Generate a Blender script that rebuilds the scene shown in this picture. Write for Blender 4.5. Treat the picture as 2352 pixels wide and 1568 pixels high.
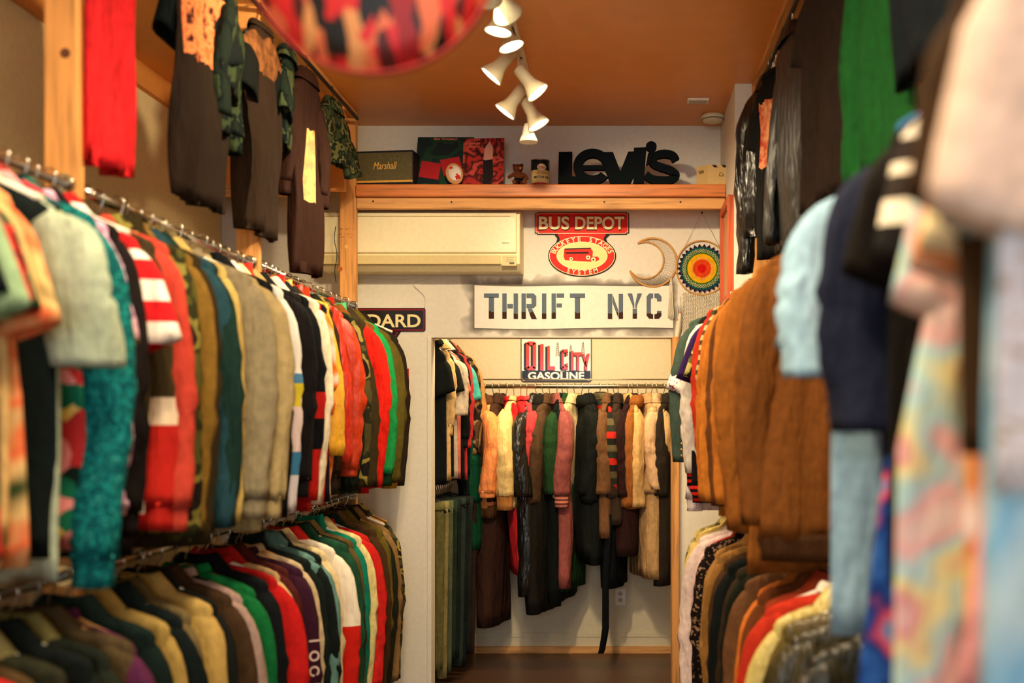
import bpy, math, random
from mathutils import Vector, Matrix, noise

for o in list(bpy.data.objects): bpy.data.objects.remove(o)
SC = bpy.context.scene
C = SC.collection
PI = math.pi

# ------------------------------------------------------------------ camera
F = 2380.0            # focal length in pixels of the 2352 wide frame
VX, VY = 1425.0, 962.0  # vanishing point of the aisle
EYE = 1.6
cam_d = bpy.data.cameras.new('camera')
cam = bpy.data.objects.new('camera', cam_d); C.objects.link(cam)
cam.location = (0, 0, EYE); cam.rotation_euler = (PI/2, 0, 0)
cam_d.sensor_width = 36; cam_d.lens = F/2352*36
cam_d.shift_x = -(VX-1176)/2352; cam_d.shift_y = (VY-784)/2352
cam_d.clip_start = 0.05
cam_d.dof.use_dof = True; cam_d.dof.focus_distance = 5.7; cam_d.dof.aperture_fstop = 1.5
SC.camera = cam

# ------------------------------------------------------------------ world, exposure
SC.view_settings.view_transform = 'Standard'
SC.view_settings.look = 'None'
SC.view_settings.gamma = 1
SC.view_settings.use_curve_mapping = False
SC.view_settings.exposure = 0.55
w = bpy.data.worlds.new('world'); SC.world = w; w.use_nodes = True
w.node_tree.nodes['Background'].inputs[0].default_value = (0.75, 0.88, 1.0, 1)
w.node_tree.nodes['Background'].inputs[1].default_value = 1.0

def light(name, kind, loc, energy, color, target=None, size=0.1, size_y=None, spot=70, blend=0.6, parent=None):
    d = bpy.data.lights.new(name, kind); d.energy = energy; d.color = color
    o = bpy.data.objects.new(name, d); C.objects.link(o); o.location = loc
    if kind == 'AREA':
        d.size = size
        if size_y: d.shape = 'RECTANGLE'; d.size_y = size_y
    else:
        d.shadow_soft_size = size
    if kind == 'SPOT': d.spot_size = math.radians(spot); d.spot_blend = blend
    if target is not None:
        v = Vector(target) - Vector(loc)
        o.rotation_euler = v.to_track_quat('-Z', 'Y').to_euler()
    if parent:
        o.parent = parent
    return o
WARM = (1.0, 0.78, 0.48); WARM2 = (1.0, 0.83, 0.58); DAY = (0.86, 0.93, 1.0)
light('daylight_through_shopfront', 'AREA', (-0.3, -2.85, 1.9), 48, DAY, (-0.3, 3, 1.3), 2.6, 2.0)
light('ceiling_bounce_fill', 'AREA', (-0.4, 1.6, 3.2), 42, WARM2, (-0.4, 1.6, 0), 0.5, 2.4)  # added fill standing in for bounced light, no fixture hangs here
light('alcove_lamp', 'AREA', (-0.35, 6.2, 2.56), 21, WARM, (-0.35, 6.6, 0), 1.2, 0.3)

# ------------------------------------------------------------------ helpers
def P(px, py, D): return Vector(((px-VX)*D/F, D, EYE-(py-VY)*D/F))
def PX(px, D): return (px-VX)*D/F
def PZ(py, D): return EYE-(py-VY)*D/F

def lin(c):
    out = []
    for v in c[:3]:
        v = v/255.0
        out.append(v/12.92 if v <= 0.04045 else ((v+0.055)/1.055)**2.4)
    return tuple(out)+(1,)

MATS = {}
def mat(name, color, rough=0.8, pattern=None, cols=None, scale=1.0, metal=0, bump=0.0, emit=0, sheen=0, spec=0.3, axis='Z', mscale=(1,1,1)):
    key = (name, color, rough, pattern, str(cols), str(scale), metal, bump, emit, axis, mscale)
    if key in MATS: return MATS[key]
    m = bpy.data.materials.new(name); m.use_nodes = True
    nt = m.node_tree; N = nt.nodes; L = nt.links
    b = N['Principled BSDF']
    b.inputs['Base Color'].default_value = lin(color)
    b.inputs['Roughness'].default_value = rough
    b.inputs['Metallic'].default_value = metal
    b.inputs['Specular IOR Level'].default_value = spec
    if emit:
        b.inputs['Emission Color'].default_value = lin(color); b.inputs['Emission Strength'].default_value = emit
    tc = N.new('ShaderNodeTexCoord'); mp = N.new('ShaderNodeMapping'); mp.inputs['Scale'].default_value = mscale
    L.new(tc.outputs['Object'], mp.inputs[0]); vec = mp.outputs[0]
    col = None
    def ramp(fac, cs, const=True, pos=None):
        r = N.new('ShaderNodeValToRGB'); r.color_ramp.interpolation = 'CONSTANT' if const else 'LINEAR'
        e = r.color_ramp.elements
        n = len(cs)
        while len(e) < n: e.new(0.5)
        for i in range(n):
            e[i].position = pos[i] if pos else (i/n if const else i/max(1, n-1))
        for i in range(n): e[i].color = lin(cs[i])
        L.new(fac, r.inputs[0]); return r.outputs[0]
    def nz(s, det=2, v=None):
        t = N.new('ShaderNodeTexNoise'); t.inputs['Scale'].default_value = s; t.inputs['Detail'].default_value = det
        L.new(v or vec, t.inputs['Vector']); return t.outputs['Fac']
    cols = cols or [color]
    if pattern == 'camo':
        n = len(cols); ps = [0, .44, .52, .60, .68][:n]
        col = ramp(nz(9*scale, 2), cols, True, ps)
    elif pattern == 'floral':
        t = N.new('ShaderNodeTexVoronoi'); t.inputs['Scale'].default_value = 22*scale
        a = N.new('ShaderNodeVectorMath'); a.operation = 'ADD'
        n2 = N.new('ShaderNodeTexNoise'); n2.inputs['Scale'].default_value = 14*scale; L.new(vec, n2.inputs['Vector'])
        sc = N.new('ShaderNodeVectorMath'); sc.operation = 'SCALE'; sc.inputs['Scale'].default_value = 0.06
        L.new(n2.outputs['Color'], sc.inputs[0]); L.new(vec, a.inputs[0]); L.new(sc.outputs[0], a.inputs[1])
        L.new(a.outputs[0], t.inputs['Vector'])
        sp = N.new('ShaderNodeSeparateColor'); L.new(t.outputs['Color'], sp.inputs[0])
        col = ramp(sp.outputs[0], cols)
    elif pattern == 'blotch':
        n = len(cols); col = ramp(nz(5*scale, 1), cols, False, [0.25+0.5*i/max(1, n-1) for i in range(n)])
    elif pattern == 'stripe':
        sx = N.new('ShaderNodeSeparateXYZ'); L.new(vec, sx.inputs[0])
        mu = N.new('ShaderNodeMath'); mu.operation = 'MULTIPLY'; mu.inputs[1].default_value = 8*scale
        fr = N.new('ShaderNodeMath'); fr.operation = 'FRACT'
        L.new(sx.outputs[axis], mu.inputs[0]); L.new(mu.outputs[0], fr.inputs[0])
        col = ramp(fr.outputs[0], cols)
    elif pattern == 'bands':      # cols with absolute local z limits given in scale as a list
        sx = N.new('ShaderNodeSeparateXYZ'); L.new(vec, sx.inputs[0])
        mr = N.new('ShaderNodeMapRange'); mr.inputs[1].default_value = -1.5; mr.inputs[2].default_value = 0.0
        L.new(sx.outputs[axis], mr.inputs[0])
        col = ramp(mr.outputs[0], cols, True, [(z+1.5)/1.5 for z in scale])
    elif pattern == 'print':      # printed area on the chest: scale = (x0, x1, z0, z1) in garment space
        sx = N.new('ShaderNodeSeparateXYZ'); L.new(vec, sx.inputs[0])
        x0, x1, z0, z1 = scale; prev = None
        def cmpn(sock, op, val):
            q = N.new('ShaderNodeMath'); q.operation = op; q.inputs[1].default_value = val; L.new(sock, q.inputs[0]); return q.outputs[0]
        jit = N.new('ShaderNodeMath'); jit.operation = 'MULTIPLY_ADD'; jit.inputs[1].default_value = .08
        L.new(nz(24, 3), jit.inputs[0]); L.new(sx.outputs['Z'], jit.inputs[2])
        for q in (cmpn(sx.outputs['X'], 'GREATER_THAN', x0), cmpn(sx.outputs['X'], 'LESS_THAN', x1), cmpn(jit.outputs[0], 'GREATER_THAN', z0+.04), cmpn(jit.outputs[0], 'LESS_THAN', z1+.04), cmpn(sx.outputs['Y'], 'LESS_THAN', 0)):
            if prev is None: prev = q
            else:
                mm = N.new('ShaderNodeMath'); mm.operation = 'MULTIPLY'; L.new(prev, mm.inputs[0]); L.new(q, mm.inputs[1]); prev = mm.outputs[0]
        pc = ramp(nz(26, 3), cols[1:], False, [.35+.3*i/max(1, len(cols)-2) for i in range(len(cols)-1)])
        mx = N.new('ShaderNodeMix'); mx.data_type = 'RGBA'; mx.inputs[6].default_value = lin(cols[0])
        L.new(prev, mx.inputs[0]); L.new(pc, mx.inputs[7]); col = mx.outputs[2]
    elif pattern == 'plaid':
        outs = []
        sx = N.new('ShaderNodeSeparateXYZ'); L.new(vec, sx.inputs[0])
        for ax in ('X', 'Z'):
            mu = N.new('ShaderNodeMath'); mu.operation = 'MULTIPLY'; mu.inputs[1].default_value = 14*scale
            fr = N.new('ShaderNodeMath'); fr.operation = 'FRACT'
            L.new(sx.outputs[ax], mu.inputs[0]); L.new(mu.outputs[0], fr.inputs[0])
            outs.append(ramp(fr.outputs[0], cols))
        mx = N.new('ShaderNodeMix'); mx.data_type = 'RGBA'; mx.inputs[0].default_value = 0.5
        L.new(outs[0], mx.inputs[6]); L.new(outs[1], mx.inputs[7]); col = mx.outputs[2]
    elif pattern == 'speckle':
        n = len(cols); ps = [0, .5, .58, .64][:n]
        col = ramp(nz(60*scale, 3), cols, True, ps)
    elif pattern == 'wood':
        t = N.new('ShaderNodeTexNoise'); t.inputs['Scale'].default_value = 6*scale; t.inputs['Detail'].default_value = 5
        mp2 = N.new('ShaderNodeMapping'); mp2.inputs['Scale'].default_value = {'Z': (9, 9, .6), 'X': (.6, 9, 9), 'Y': (9, .6, 9)}[axis]
        L.new(tc.outputs['Object'], mp2.inputs[0]); L.new(mp2.outputs[0], t.inputs['Vector'])
        d = tuple(int(v*0.78) for v in color)
        col = ramp(t.outputs['Fac'], [d, color, tuple(min(255, int(v*1.06)) for v in color)], False, [.3, .5, .72])
    elif pattern == 'paint':      # stencil paint, grey-blue over brown with a ragged edge
        sx = N.new('ShaderNodeSeparateXYZ'); L.new(vec, sx.inputs[0])
        ad = N.new('ShaderNodeMath'); ad.operation = 'MULTIPLY_ADD'; ad.inputs[1].default_value = 0.05
        L.new(nz(30, 3), ad.inputs[0]); L.new(sx.outputs['Z'], ad.inputs[2])
        mr = N.new('ShaderNodeMapRange'); mr.inputs[1].default_value = -0.1; mr.inputs[2].default_value = 0.1
        L.new(ad.outputs[0], mr.inputs[0]); col = ramp(mr.outputs[0], cols, True, [0, scale])
    if not isinstance(scale, (int, float)): scale = 1.0
    if pattern in (None,) and not emit and not metal:
        if bump: d = tuple(int(v*0.93) for v in color); u = tuple(min(255, int(v*1.03)+1) for v in color)
        else: d = tuple(int(v*0.975) for v in color); u = color
        col = ramp(nz(40*scale, 4), [d, u], False, [.35, .65])
    if col is not None: L.new(col, b.inputs['Base Color'])
    if sheen: b.inputs['Sheen Weight'].default_value = sheen
    if bump:
        mp3 = N.new('ShaderNodeMapping'); mp3.inputs['Scale'].default_value = (16, 16, 4)
        L.new(tc.outputs['Object'], mp3.inputs[0])
        t = N.new('ShaderNodeTexNoise'); t.inputs['Scale'].default_value = 1.3; t.inputs['Detail'].default_value = 3
        L.new(mp3.outputs[0], t.inputs['Vector'])
        bp = N.new('ShaderNodeBump'); bp.inputs['Strength'].default_value = bump; bp.inputs['Distance'].default_value = 0.028
        L.new(t.outputs['Fac'], bp.inputs['Height']); L.new(bp.outputs[0], b.inputs['Normal'])
    MATS[key] = m
    return m

class MB:
    def __init__(s): s.v = []; s.f = []; s.sm = []
    def ring_stack(s, rings, cap0=True, cap1=True, smooth=True, closed=True):
        base = len(s.v); n = len(rings[0])
        for r in rings: s.v.extend([tuple(p) for p in r])
        for i in range(len(rings)-1):
            for j in range(n if closed else n-1):
                a = base+i*n+j; b = base+i*n+(j+1) % n
                s.f.append((a, b, b+n, a+n)); s.sm.append(smooth)
        if cap0: s.f.append(tuple(base+j for j in reversed(range(n)))); s.sm.append(False)
        if cap1: s.f.append(tuple(base+(len(rings)-1)*n+j for j in range(n))); s.sm.append(False)
    def box(s, a, b, bev=0):
        x0, y0, z0 = a; x1, y1, z1 = b
        k = len(s.v)
        s.v += [(x0,y0,z0),(x1,y0,z0),(x1,y1,z0),(x0,y1,z0),(x0,y0,z1),(x1,y0,z1),(x1,y1,z1),(x0,y1,z1)]
        for q in ((0,3,2,1),(4,5,6,7),(0,1,5,4),(1,2,6,5),(2,3,7,6),(3,0,4,7)):
            s.f.append(tuple(k+i for i in q)); s.sm.append(False)
    def tube(s, pts, r, n=8, cap=True, ry=None):
        pts = [Vector(p) for p in pts]; rings = []
        m = len(pts); up = None
        for i, p in enumerate(pts):
            t = (pts[min(i+1, m-1)]-pts[max(i-1, 0)]).normalized()
            if up is None:
                up = Vector((0, 0, 1)) if abs(t.z) < .9 else Vector((1, 0, 0))
            u = (up - t*up.dot(t)).normalized(); up = u
            v = t.cross(u)
            rr = r[i] if isinstance(r, (list, tuple)) else r
            r2 = ry if ry is not None else rr
            rings.append([p+u*rr*math.cos(2*PI*j/n)+v*r2*math.sin(2*PI*j/n) for j in range(n)])
        s.ring_stack(rings, cap, cap)
    def lathe(s, o, axis, prof, n=24, cap=True):
        o = Vector(o); a = Vector(axis).normalized()
        u = a.orthogonal().normalized(); v = a.cross(u)
        s.ring_stack([[o+a*h+(u*math.cos(2*PI*j/n)+v*math.sin(2*PI*j/n))*max(r, 1e-4) for j in range(n)] for h, r in prof], cap, cap)
    def ball(s, c, r, n=14):
        c = Vector(c); rx, ry, rz = r if isinstance(r, (tuple, list)) else (r, r, r)
        rings = []
        for i in range(n//2+1):
            ph = PI*i/(n//2); ph = min(max(ph, .03), PI-.03)
            rings.append([c+Vector((rx*math.sin(ph)*math.cos(2*PI*j/n), ry*math.sin(ph)*math.sin(2*PI*j/n), -rz*math.cos(ph))) for j in range(n)])
        s.ring_stack(rings)
    def prism(s, poly, y0, y1, smooth=False):   # poly in x,z, extruded along y
        k = len(s.v); n = len(poly)
        s.v += [(x, y0, z) for x, z in poly] + [(x, y1, z) for x, z in poly]
        s.f.append(tuple(k+i for i in range(n))); s.sm.append(False)
        s.f.append(tuple(k+n+i for i in reversed(range(n)))); s.sm.append(False)
        for i in range(n):
            j = (i+1) % n
            s.f.append((k+i, k+n+i, k+n+j, k+j)); s.sm.append(smooth)
    def annulus(s, cx, cz, r0, r1, y0, y1, n=48, a0=0, a1=2*PI, ez=1.0):
        full = abs(a1-a0-2*PI) < 1e-6; m = n if full else n+1
        rings = []
        for i in range(m):
            a = a0+(a1-a0)*i/n; c, q = math.cos(a), math.sin(a)
            rings.append([(cx+r0*c, y0, cz+r0*q*ez), (cx+r1*c, y0, cz+r1*q*ez), (cx+r1*c, y1, cz+r1*q*ez), (cx+r0*c, y1, cz+r0*q*ez)])
        if full: rings.append(rings[0])
        s.ring_stack(rings, not full, not full, False)
    def build(s, name, m, parent=None, bevel=0, sub=0, remesh=0):
        me = bpy.data.meshes.new(name); me.from_pydata(s.v, [], s.f)
        me.polygons.foreach_set('use_smooth', s.sm); me.materials.append(m); me.update()
        o = bpy.data.objects.new(name, me); C.objects.link(o)
        if parent: o.parent = parent
        if bevel:
            bm = o.modifiers.new('bevel', 'BEVEL'); bm.width = bevel; bm.segments = 2; bm.limit_method = 'ANGLE'
        if remesh:
            rm = o.modifiers.new('remesh', 'REMESH'); rm.mode = 'VOXEL'; rm.voxel_size = remesh; rm.use_smooth_shade = True
        if sub:
            sm = o.modifiers.new('sub', 'SUBSURF'); sm.levels = sub; sm.render_levels = sub
        return o

def tag(o, label, cat, group=None):
    o['label'] = label; o['category'] = cat
    if group: o['group'] = group
    return o
def thing(name, label, cat, loc=(0, 0, 0), rz=0, group=None):
    o = bpy.data.objects.new(name, None); C.objects.link(o); o.empty_display_size = .05
    o.location = loc; o.rotation_euler = (0, 0, rz)
    return tag(o, label, cat, group)
def struct(o): o['kind'] = 'structure'; return o
def boxo(name, a, b, m, parent=None, bevel=0):
    mb = MB(); mb.box(a, b); return mb.build(name, m, parent, bevel)
def centre(o):          # put the origin of a free standing mesh at its middle
    me = o.data; xs = [v.co for v in me.vertices]
    lo = Vector((min(v[i] for v in xs) for i in range(3))); hi = Vector((max(v[i] for v in xs) for i in range(3)))
    c = (lo+hi)/2
    me.transform(Matrix.Translation(-c)); o.location = o.location+c
    return o

def text_mesh(body, size, extrude, bold=0.0, shear=0.0, xs=1.0, align='LEFT'):
    cu = bpy.data.curves.new('t', 'FONT'); cu.body = body; cu.size = size; cu.extrude = extrude; cu.offset = bold; cu.shear = shear
    cu.align_x = align; cu.resolution_u = 4
    o = bpy.data.objects.new('t', cu); C.objects.link(o)
    dg = bpy.context.evaluated_depsgraph_get(); dg.update()
    me = bpy.data.meshes.new_from_object(o.evaluated_get(dg))
    bpy.data.objects.remove(o)
    R = Matrix.Rotation(PI/2, 4, 'X') @ Matrix.Diagonal((xs, 1, 1, 1))
    me.transform(R)      # now reads in x,z plane facing -y
    return me
def text_part(name, body, x0, x1, zb, zt, y, m, parent=None, ext=0.002, bold=0.0, shear=0.0):
    """lettering stretched to a box x0..x1, zb..zt facing the camera side"""
    me = text_mesh(body, 1.0, 0.0, bold, shear)
    vs = [v.co.copy() for v in me.vertices]
    lx, hx = min(v.x for v in vs), max(v.x for v in vs); lz, hz = min(v.z for v in vs), max(v.z for v in vs)
    bpy.data.meshes.remove(me)
    me = text_mesh(body, 1.0, 0.5, bold, shear)
    for v in me.vertices:
        v.co = ((v.co.x-lx)/(hx-lx)*(x1-x0)+x0, y+(v.co.y)*2*ext, (v.co.z-lz)/(hz-lz)*(zt-zb)+zb)
    me.name = name; me.materials.clear(); me.materials.append(m)
    o = bpy.data.objects.new(name, me); C.objects.link(o)
    if parent: o.parent = parent
    return o

# ------------------------------------------------------------------ common materials
M_wall = mat('cream_wall_paint', (226, 219, 202), .75)
M_wall_side = mat('yellow_cream_wall_paint', (236, 215, 160), .8)
M_alc = mat('alcove_wall_paint', (214, 202, 172), .8)
M_ceil = mat('ochre_ceiling_paint', (230, 152, 70), .36, scale=.2)
M_ceil2 = mat('ochre_trim_paint', (226, 148, 70), .6)
M_pine = mat('pine_wood_upright', (214, 150, 82), .6, 'wood', axis='Z')
M_pineY = mat('pine_wood_header', (208, 142, 76), .6, 'wood', axis='Y')
M_pineX = mat('pine_wood_board', (214, 156, 92), .6, 'wood', axis='X')
M_shelf = mat('orange_varnished_shelf_wood', (206, 122, 62), .4, 'wood', axis='X')
M_chrome = mat('chrome', (200, 195, 180), .18, metal=1)
M_steel = mat('brushed_steel', (150, 140, 120), .3, metal=1)
M_white = mat('white_plastic', (238, 232, 212), .4)
M_black = mat('black_plastic', (14, 18, 20), .5)
M_floor = mat('dark_brown_floor_boards', (74, 48, 34), .32, 'wood', axis='X', spec=.5)
M_screw = mat('dark_screw_head', (40, 28, 20), .5)

# ------------------------------------------------------------------ room shell
CEIL = EYE+1.64
DW = 5.8; DA = 7.1
XL, XR = -2.23, 1.47
struct(boxo('floor', (XL-.1, -3.1, -.1), (XR+.1, DA+.1, 0), M_floor))
struct(boxo('ceiling', (XL-.1, -3.1, CEIL), (XR+.1, DW, CEIL+.1), M_ceil))
struct(boxo('wall_left', (XL-.1, -3, 0), (XL, DW, CEIL), M_wall_side))
struct(boxo('wall_right', (XR, -3, 0), (XR+.1, DW, CEIL), M_wall_side))
OX0, OX1, OZ = PX(985, DW), PX(1543, DW), PZ(775, DW)
mb = MB()
mb.box((XL-.1, DW, 0), (OX0, DW+.12, CEIL+.1)); mb.box((OX1+.037, DW, 0), (XR+.1, DW+.12, CEIL+.1)); mb.box((OX0, DW, OZ), (OX1+.037, DW+.12, CEIL+.1))
struct(mb.build('wall_back', M_wall))
mb = MB()      # shopfront wall behind the viewer with its window
mb.box((XL-.1, -3.1, 0), (XR+.1, -3, .8)); mb.box((XL-.1, -3.1, 3.0), (XR+.1, -3, CEIL)); mb.box((XL-.1, -3.1, .8), (-1.8, -3, 3.0)); mb.box((1.2, -3.1, .8), (XR+.1, -3, 3.0))
struct(mb.build('wall_front', M_wall))
# alcove
AX0, AX1, AZ = -1.30, .80, 2.62
struct(boxo('wall_alcove_back', (AX0-.05, DA, 0), (AX1+.05, DA+.1, AZ), M_alc))
struct(boxo('wall_alcove_left', (AX0-.1, DW+.12, 0), (AX0, DA, AZ), M_alc))
struct(boxo('wall_alcove_right', (AX1, DW+.12, 0), (AX1+.1, DA, AZ), M_alc))
struct(boxo('ceiling_alcove', (AX0-.1, DW+.12, AZ), (AX1+.1, DA+.1, AZ+.08), M_alc))
struct(boxo('baseboard_alcove', (AX0, DA-.02, 0), (AX1, DA, .045), M_pineX))
struct(boxo('trim_1', (AX0, DA-.006, PZ(1462, DA)), (AX1, DA, PZ(1452, DA)), M_alc))
struct(boxo('trim_2', (OX1, DW-.05, 0), (OX1+.037, DW+.12, OZ), M_pine))     # wooden right jamb
struct(boxo('trim_3', (OX0-.006, DW-.012, 0), (OX0+.016, DW+.10, OZ), M_wall))  # left corner bead
# pillar right of the shelf
struct(boxo('wall_pillar', (.5605, 5.07, 0), (.80, DW, CEIL), M_wall))
# crown boards of the left bay and the ochre end panel
struct(boxo('trim_4', (XL, 0, CEIL-.11), (XL+.03, 5.25, CEIL), M_ceil2))
struct(boxo('wall_left_bay_end', (XL, 5.29, PZ(437, 5.29)), (-1.41, 5.33, CEIL), M_ceil2))
struct(boxo('trim_5', (XL, 5.25, CEIL-.10), (-1.492, 5.29, CEIL-.005), M_ceil2))

# 2x4 framing: headers flat under the ceiling, uprights below
def upright(x0, x1, y, d, z1, label, m=M_pine):
    o = boxo('wooden_post', (x0, y, 0), (x1, y+d, z1), m, bevel=.003); centre(o)
    return tag(o, label, 'post')
HB = CEIL-.045
hd = boxo('wooden_header', (-1.49, .3, HB), (-1.404, 5.5, CEIL-.001), M_pineY, bevel=.003)
tag(centre(hd), 'flat pine header board under the ceiling over the left clothes rails', 'beam')
hd = boxo('wooden_header', (.643, .3, HB+.02), (.73, 5.07, CEIL-.001), M_pineY, bevel=.003)
tag(centre(hd), 'flat pine header board under the ceiling over the right clothes rails', 'beam')
upright(-1.49, -1.404, 5.50, .04, CEIL-.003, 'pine post at the left end of the long back shelf')
upright(-1.476, -1.392, 3.98, .04, HB, 'pine post between the two far left rails, bright orange')
upright(-1.476, -1.392, 2.653, .04, HB, 'pine post with a dark knot behind the red hanging shirt')
upright(.643, .73, 5.02, .045, HB+.02, 'pale pine post beside the white pillar on the right')
upright(.70, .738, 3.5, .09, HB+.02, 'narrow pine post seen below the brown hanging shirt on the right')
upright(.75, .79, 2.0, .04, EYE+.64, 'pine post standing behind the pale blue shirt on the right')
upright(-1.476, -1.392, 1.35, .04, HB, 'pine post nearest the viewer in the left row')

def knot(post, px, py, y, r, m):
    mb = MB(); c_ = P(px, py, y)-Vector(post.location); mb.lathe(c_+Vector((0, .002, 0)), (0, -1, 0), [(0, r), (.0028, r)], 16); mb.build('knot', m, post)
M_knot = mat('dark_knot', (176, 88, 36), .6); M_knot2 = mat('blurred_dark_knot', (96, 54, 34), .6)
ps = [o for o in C.objects if o.name.startswith('wooden_post')]
knot(ps[0], 781.5, 617.5, 5.50, .013, M_knot); knot(ps[0], 796, 566, 5.50, .011, mat('pale_knot', (226, 176, 104), .6))
knot(ps[2], 150, 122, 2.653, .013, M_knot2)
mb = MB(); r_ = random.Random(9)
for k_ in range(34):
    c_ = P(r_.uniform(778, 812), 526+r_.choice((0, 6, 12, 18))+r_.uniform(-1, 1), 5.50)-Vector(ps[0].location); w_ = r_.uniform(.0008, .002); h_ = r_.uniform(.001, .0035)
    mb.box((c_.x-w_, c_.y-.0012, c_.z-h_), (c_.x+w_, c_.y+.001, c_.z+h_))
mb.build('pencil_marks', mat('pencil_brown', (130, 78, 34), .7), ps[0])['kind'] = 'stuff'
# ------------------------------------------------------------------ back shelf
SY = 5.48
sh = thing('wall_shelf', 'long orange wooden shelf high across the back wall above the air conditioner', 'shelf', (0, SY, PZ(422.5, SY)))
SZ = PZ(422.5, SY)
def loc_box(name, a, b, m, par, bevel=0):   # box in world coords under a parent
    L0 = par.location
    mb = MB(); mb.box(tuple(Vector(a)-L0), tuple(Vector(b)-L0)); return mb.build(name, m, par, bevel)
loc_box('shelf_board', (-1.402, SY, SZ-.065), (.559, DW-.002, SZ), M_shelf, sh, .006)
loc_box('apron', (-1.402, SY+.03, PZ(479, SY+.03)), (.555, SY+.07, SZ-.067), M_pineX, sh, .002)
for px, py in ((857, 462), (1037, 464), (1388, 464), (1563, 464)):
    mb = MB(); q = P(px, py, SY+.03)-sh.location; mb.lathe(q+Vector((0, .002, 0)), (0, -1, 0), [(0, .005), (.004, .005)], 12); mb.build('screw', M_screw, sh)
o = boxo('cross_board', (XL+.001, 5.245, PZ(452, 5.28)), (-1.491, 5.289, PZ(424, 5.28)), M_pineX, bevel=.003)
tag(centre(o), 'short pine cross board joining the left wall to the shelf post', 'beam')

# ------------------------------------------------------------------ rails
RZU = EYE+.60; RZL = EYE-.40
XRL = -1.41; XRR = .535
def rail(x, y0, y1, z, label, ends):
    t = thing('clothes_rail', label, 'clothes rail', (x, y0, z))
    mb = MB(); mb.tube([(0, 0, 0), (0, y1-y0, 0)], .0135, 14); mb.build('rail_tube', M_chrome, t)
    for k in ends:
        yy = 0 if k == 0 else y1-y0
        mb = MB(); mb.lathe((0, yy-.006, 0), (0, 1, 0), [(0, .026), (.012, .026)], 16); mb.build('flange', M_chrome, t)
    return t
LR = (('near', 1.40, 2.645, (1,)), ('middle', 2.70, 3.972, (0, 1)), ('far', 4.027, 5.492, (0, 1)))
for nm, a, b, e in LR:
    rail(XRL-.01, a, b, RZU, 'chrome upper clothes rail, %s span of the left row' % nm, e)
    rail(XRL-.01, a, b, RZL, 'chrome lower clothes rail, %s span of the left row' % nm, e)
for nm, a, b, e in (('near', .62, 1.985, (1,)), ('middle', 2.05, 3.485, (0, 1)), ('far', 3.60, 5.015, (0, 1))):
    rail(.64, a, b, RZU, 'chrome upper clothes rail, %s span of the right row' % nm, e)
    rail(.64, a, b, RZL, 'chrome lower clothes rail, %s span of the right row' % nm, e)
XRR = .64

# ------------------------------------------------------------------ garments
def deep(c):
    l = max(c)/255.0; k = .62+.38*min(1, l/.75)
    g_ = sum(c)/3.0
    if c[0] > 180 and c[1] < 90: k *= .90
    return tuple(max(2, min(255, int((g_+(v-g_)*1.10)*k))) for v in c)
def fab(name, c, kind='plain', cols=None, scale=1.0, rough=.85, axis='Z'):
    c = deep(c); cols = [deep(q) for q in cols] if cols else None
    pat = None if kind == 'plain' else kind
    r = rough
    return mat(name, c, r, pat, cols, scale, bump=.95, axis=axis, spec=.12 if r > .6 else .5)

def folds(x, z, seed, amp):
    return amp*noise.noise(Vector((x*9+seed*7.3, seed*3.1, z*2.2)))*2

def body_mesh(g, n=32):
    """closed flattened sack under the hanger, folds running down"""
    sw, bw, hem, th, seed, fl = g['sw'], g['bw'], g['len'], g['th'], g['seed'], g['flare']
    zn = -.085
    dr = g['drop']
    prof = [(zn+.012, .045, .020), (zn, .062, .026), (zn-.012, .082, .028), (zn-.3*dr, sw*.55, .030), (zn-.62*dr, sw*.82, .031), (zn-.86*dr, sw*.955, .031), (zn-dr*1.1, sw, .030), (zn-dr*1.6, sw*.995, .032)]
    z0 = zn-dr*1.6; z1 = zn-hem; m = 14
    for i in range(1, m+1):
        t = i/m
        w_ = sw*.995+(bw-sw)*min(1, t*2)+fl*max(0, t-.35)
        if g.get('waist'): w_ -= g['waist']*math.exp(-((t-.35)/.18)**2)
        tt = th*(1+.25*math.sin(t*PI))
        if g.get('puff'): tt += .007*abs(math.sin(t*PI*g['puff'])); w_ += .006*abs(math.sin(t*PI*g['puff']))
        prof.append((z0+(z1-z0)*t, w_, tt))
    rings = []
    for i, (z, w_, t_) in enumerate(prof):
        k = max(0, (zn-z)/hem)
        r = []
        for j in range(n):
            a = 2*PI*j/n; c, s_ = math.cos(a), math.sin(a)
            x = w_*math.copysign(abs(c)**.8, c); y = t_*math.copysign(abs(s_)**.75, s_)
            am = g['fold']*min(1, k*1.6); ff = 1.8 if g['fold'] > .012 else 1.0
            y += .0045*math.sin(x*(46+9*math.sin(seed))+seed*3+3*noise.noise(Vector((x*4, seed, z*3))))*min(1, k*2)
            y += folds(x*ff, z*.8, seed, am*.8) + folds(x*2.4*ff, z*.9, seed+5, am*.45)*(1 if s_ > 0 else -.6)
            zz = z+ (.012*noise.noise(Vector((x*6, seed, 2))) if i > len(prof)-3 else 0)
            r.append((x, y, zz))
        rings.append(r)
    last = rings[-1]
    rings.append([(x*.93, y*.6, z+.004) for x, y, z in last])
    rings.append([(x*.9, y*.3, z+.05) for x, y, z in last])
    mb = MB(); mb.ring_stack(rings, True, True); return mb

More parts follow.
